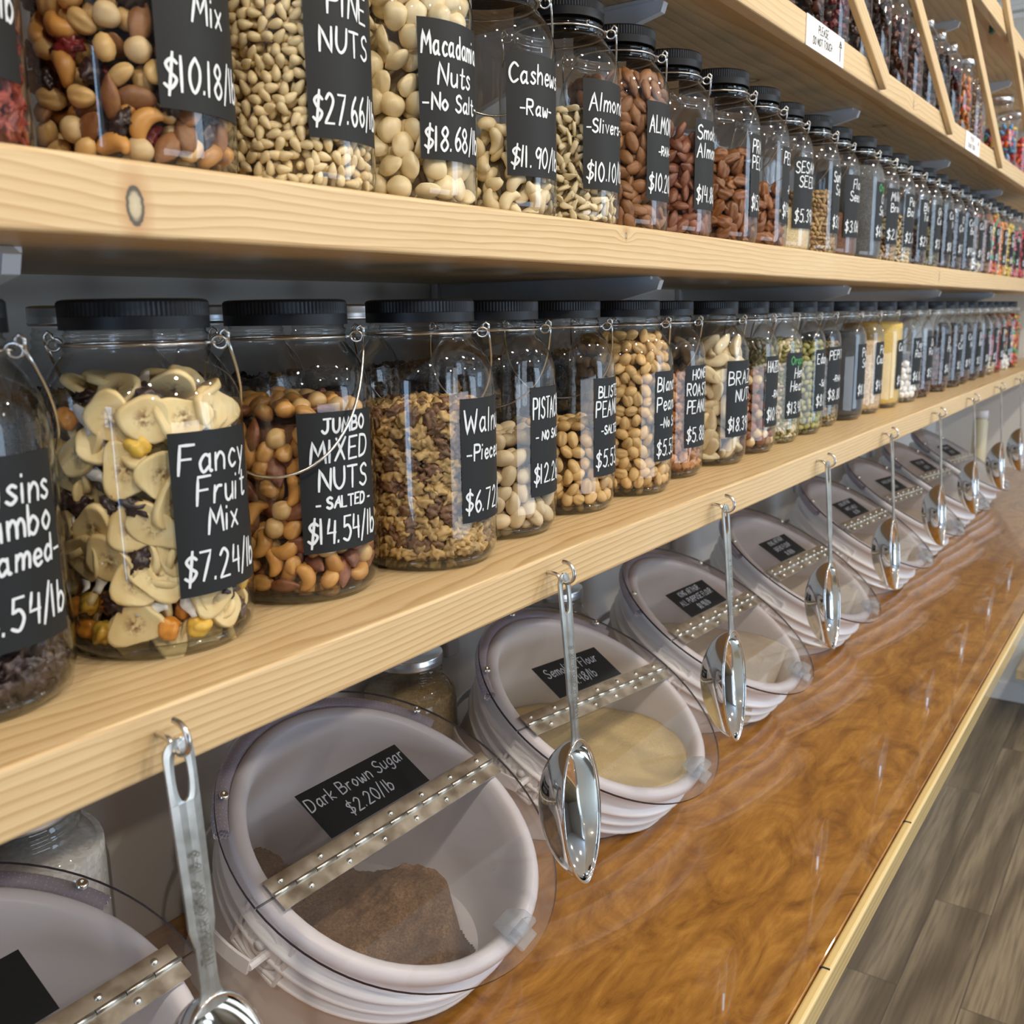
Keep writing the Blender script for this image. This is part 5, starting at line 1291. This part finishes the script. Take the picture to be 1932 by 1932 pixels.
TB = [(1.055, 'dark cherries', 'brown', CH('brown', 'cran')), (1.185, 'dark prunes', 'brown', CH('choc', 'brown')), (1.315, 'dark fruit', 'brown', CH('cran', 'choc')), (1.445, 'black currants', 'choc', CH('choc')), (1.575, 'chocolate drops', 'choc', CH('choc', 'brown')),
      (1.705, 'brown candies', 'brown', CH('brown', 'choc')), (1.835, 'brown caramels', 'brown', CH('brown')), (1.965, 'black licorice', 'choc', CH('choc')), (2.095, 'black candies', 'choc', CH('choc')), (2.222, 'mixed dark candies', 'choc', CH('choc', 'cran')), (2.355, 'orange slices', 'orange', [(GUM, 'apricot', 2), (GUM, 'orange', 1)])]
for i, (x, what, c_, sp) in enumerate(TB):
    lab = 'bottle of %s on the top jar shelf, %s' % (what, ['top edge, left of sign', 'above the large white sign', 'just right of the large sign', 'left of the second slat', 'behind the first slat', 'between the first two slats', 'just left of the second slat', 'behind the second slat', 'small silver cap, after second slat', 'second silver cap after slat', 'left of the granola bottle'][i])
    bottle(x, .105, .0585, .250, .0155, (what, lab, what+' in the top shelf bottle'), c_, sp, .165, d=.0185)
bottle(2.520, .105, .0600, .247, .027, ('brown granola', 'wide capped clear bottle of brown granola on the third shelf', 'brown granola in the wide capped bottle'), 'tan', [(SED, 'brown', 1), (SED, 'tan', 1)], .185, d=.0125, core_c=(.06, .03, .015))
SP = [(GUM, 'pink', 2), (GUM, 'blue', 2), (GUM, 'cgreen', 1), (GUM, 'yellow', 1), (GUM, 'orange', 1), (GUM, 'red', 1)]
bottle(2.80, .150, .0600, .235, .036, ('gummy pile', 'clear jar of red gummy candy partly behind the third slat', 'red and yellow gummies in the jar behind the slat'), 'red', [(GUM, 'red', 2), (GUM, 'pink', 1), (GUM, 'yellow', 1)], .150, d=.0185, core_c=(.2, .03, .03))
bottle(3.060, .105, .0640, .238, .040, ('rainbow gummies', 'clear jar of rainbow gummy candy right of the third slat', 'rainbow gummies in the jar right of the slat'), 'pink', SP, .150, d=.0185, core_c=(.25, .12, .12))
bottle(3.360, .105, .0640, .238, .040, ('red orange gummies', 'clear jar of orange red gummies at the right edge of the third shelf', 'orange red gummies in the rightmost jar'), 'orange', [(GUM, 'red', 1), (GUM, 'orange', 1)], .150, d=.0185, core_c=(.3, .05, .02))
b = box_bm(0, .020, 0, .0105, 0, .017, .001); o = obj('wood_shim', b, mat('green_shim', (.02, .10, .05), .5), None, (2.44, .0245, ZD-.0051)); tag(o, 'tiny dark green shim under the topmost shelf edge', 'shim')

# ------------------------------------------------------------------ things at the back of the counter
flour_m = speckle('flour_clumps', (.80, .78, .72), (.62, .59, .52), 260, .9, .9)
def back_jar(x, y, what, m, fill, lab, k_=1.0):
    key = ('counter', len([k for k in JARS if k[0] == 'counter']))
    JARS[key] = make_jar(x, y, ZK+.0005, [], lab, 'glass jars standing behind the buckets', lid='metal', blank=True)
    JARS[key].scale = (k_,)*3
    grain(key, what, what, m, fill, k_=k_)
back_jar(.006, .362, 'white flour', flour_m, .186, 'large glass jar of clumpy white flour behind the lower left bucket', 1.16)
back_jar(.560, .374, 'tan grain', speckle('tan_grain', (.46, .36, .20), (.30, .22, .11), 420, .8), .18, 'glass jar of tan grain standing behind the semolina bucket')
back_jar(.935, .374, 'pale grain', speckle('pale_grain', (.52, .44, .28), (.36, .28, .15), 420, .8), .17, 'glass jar of pale grain behind the bucket after the semolina')
e = empty('supplement_bottle', (3.95, .22, ZK+.0005)); tag(e, 'white capped bottle with a printed side label, far back on the counter', 'bottle')
obj('bottle_body', lathe([(0, .0), (.026, .0), (.028, .003), (.028, .215), (.024, .225), (.022, .230), (0, .230)], 32), mat('cream_bottle', (.72, .66, .46), .4), e)
obj('cap', lathe([(0, .262), (.025, .262), (.0265, .260), (.0265, .231), (.022, .2305)], 32), M['paper'], e)
e2 = empty('snack_packet', (3.74, .235, ZK+.0005)); tag(e2, 'small pale blue packet with red print, far back on the counter', 'packet')
obj('packet', box_bm(-.07, .07, -.02, .02, 0, .072, .006, 3), mat('pale_blue_packet', (.45, .62, .66), .35), e2)
V = [(-.0707, -.012, .02), (-.0707, .012, .02), (-.0707, .012, .045), (-.0707, -.012, .045)]
obj('print', mesh_np('print', V, [(0, 3, 2, 1)], False), mat('red_print', (.6, .08, .07), .5), e2)
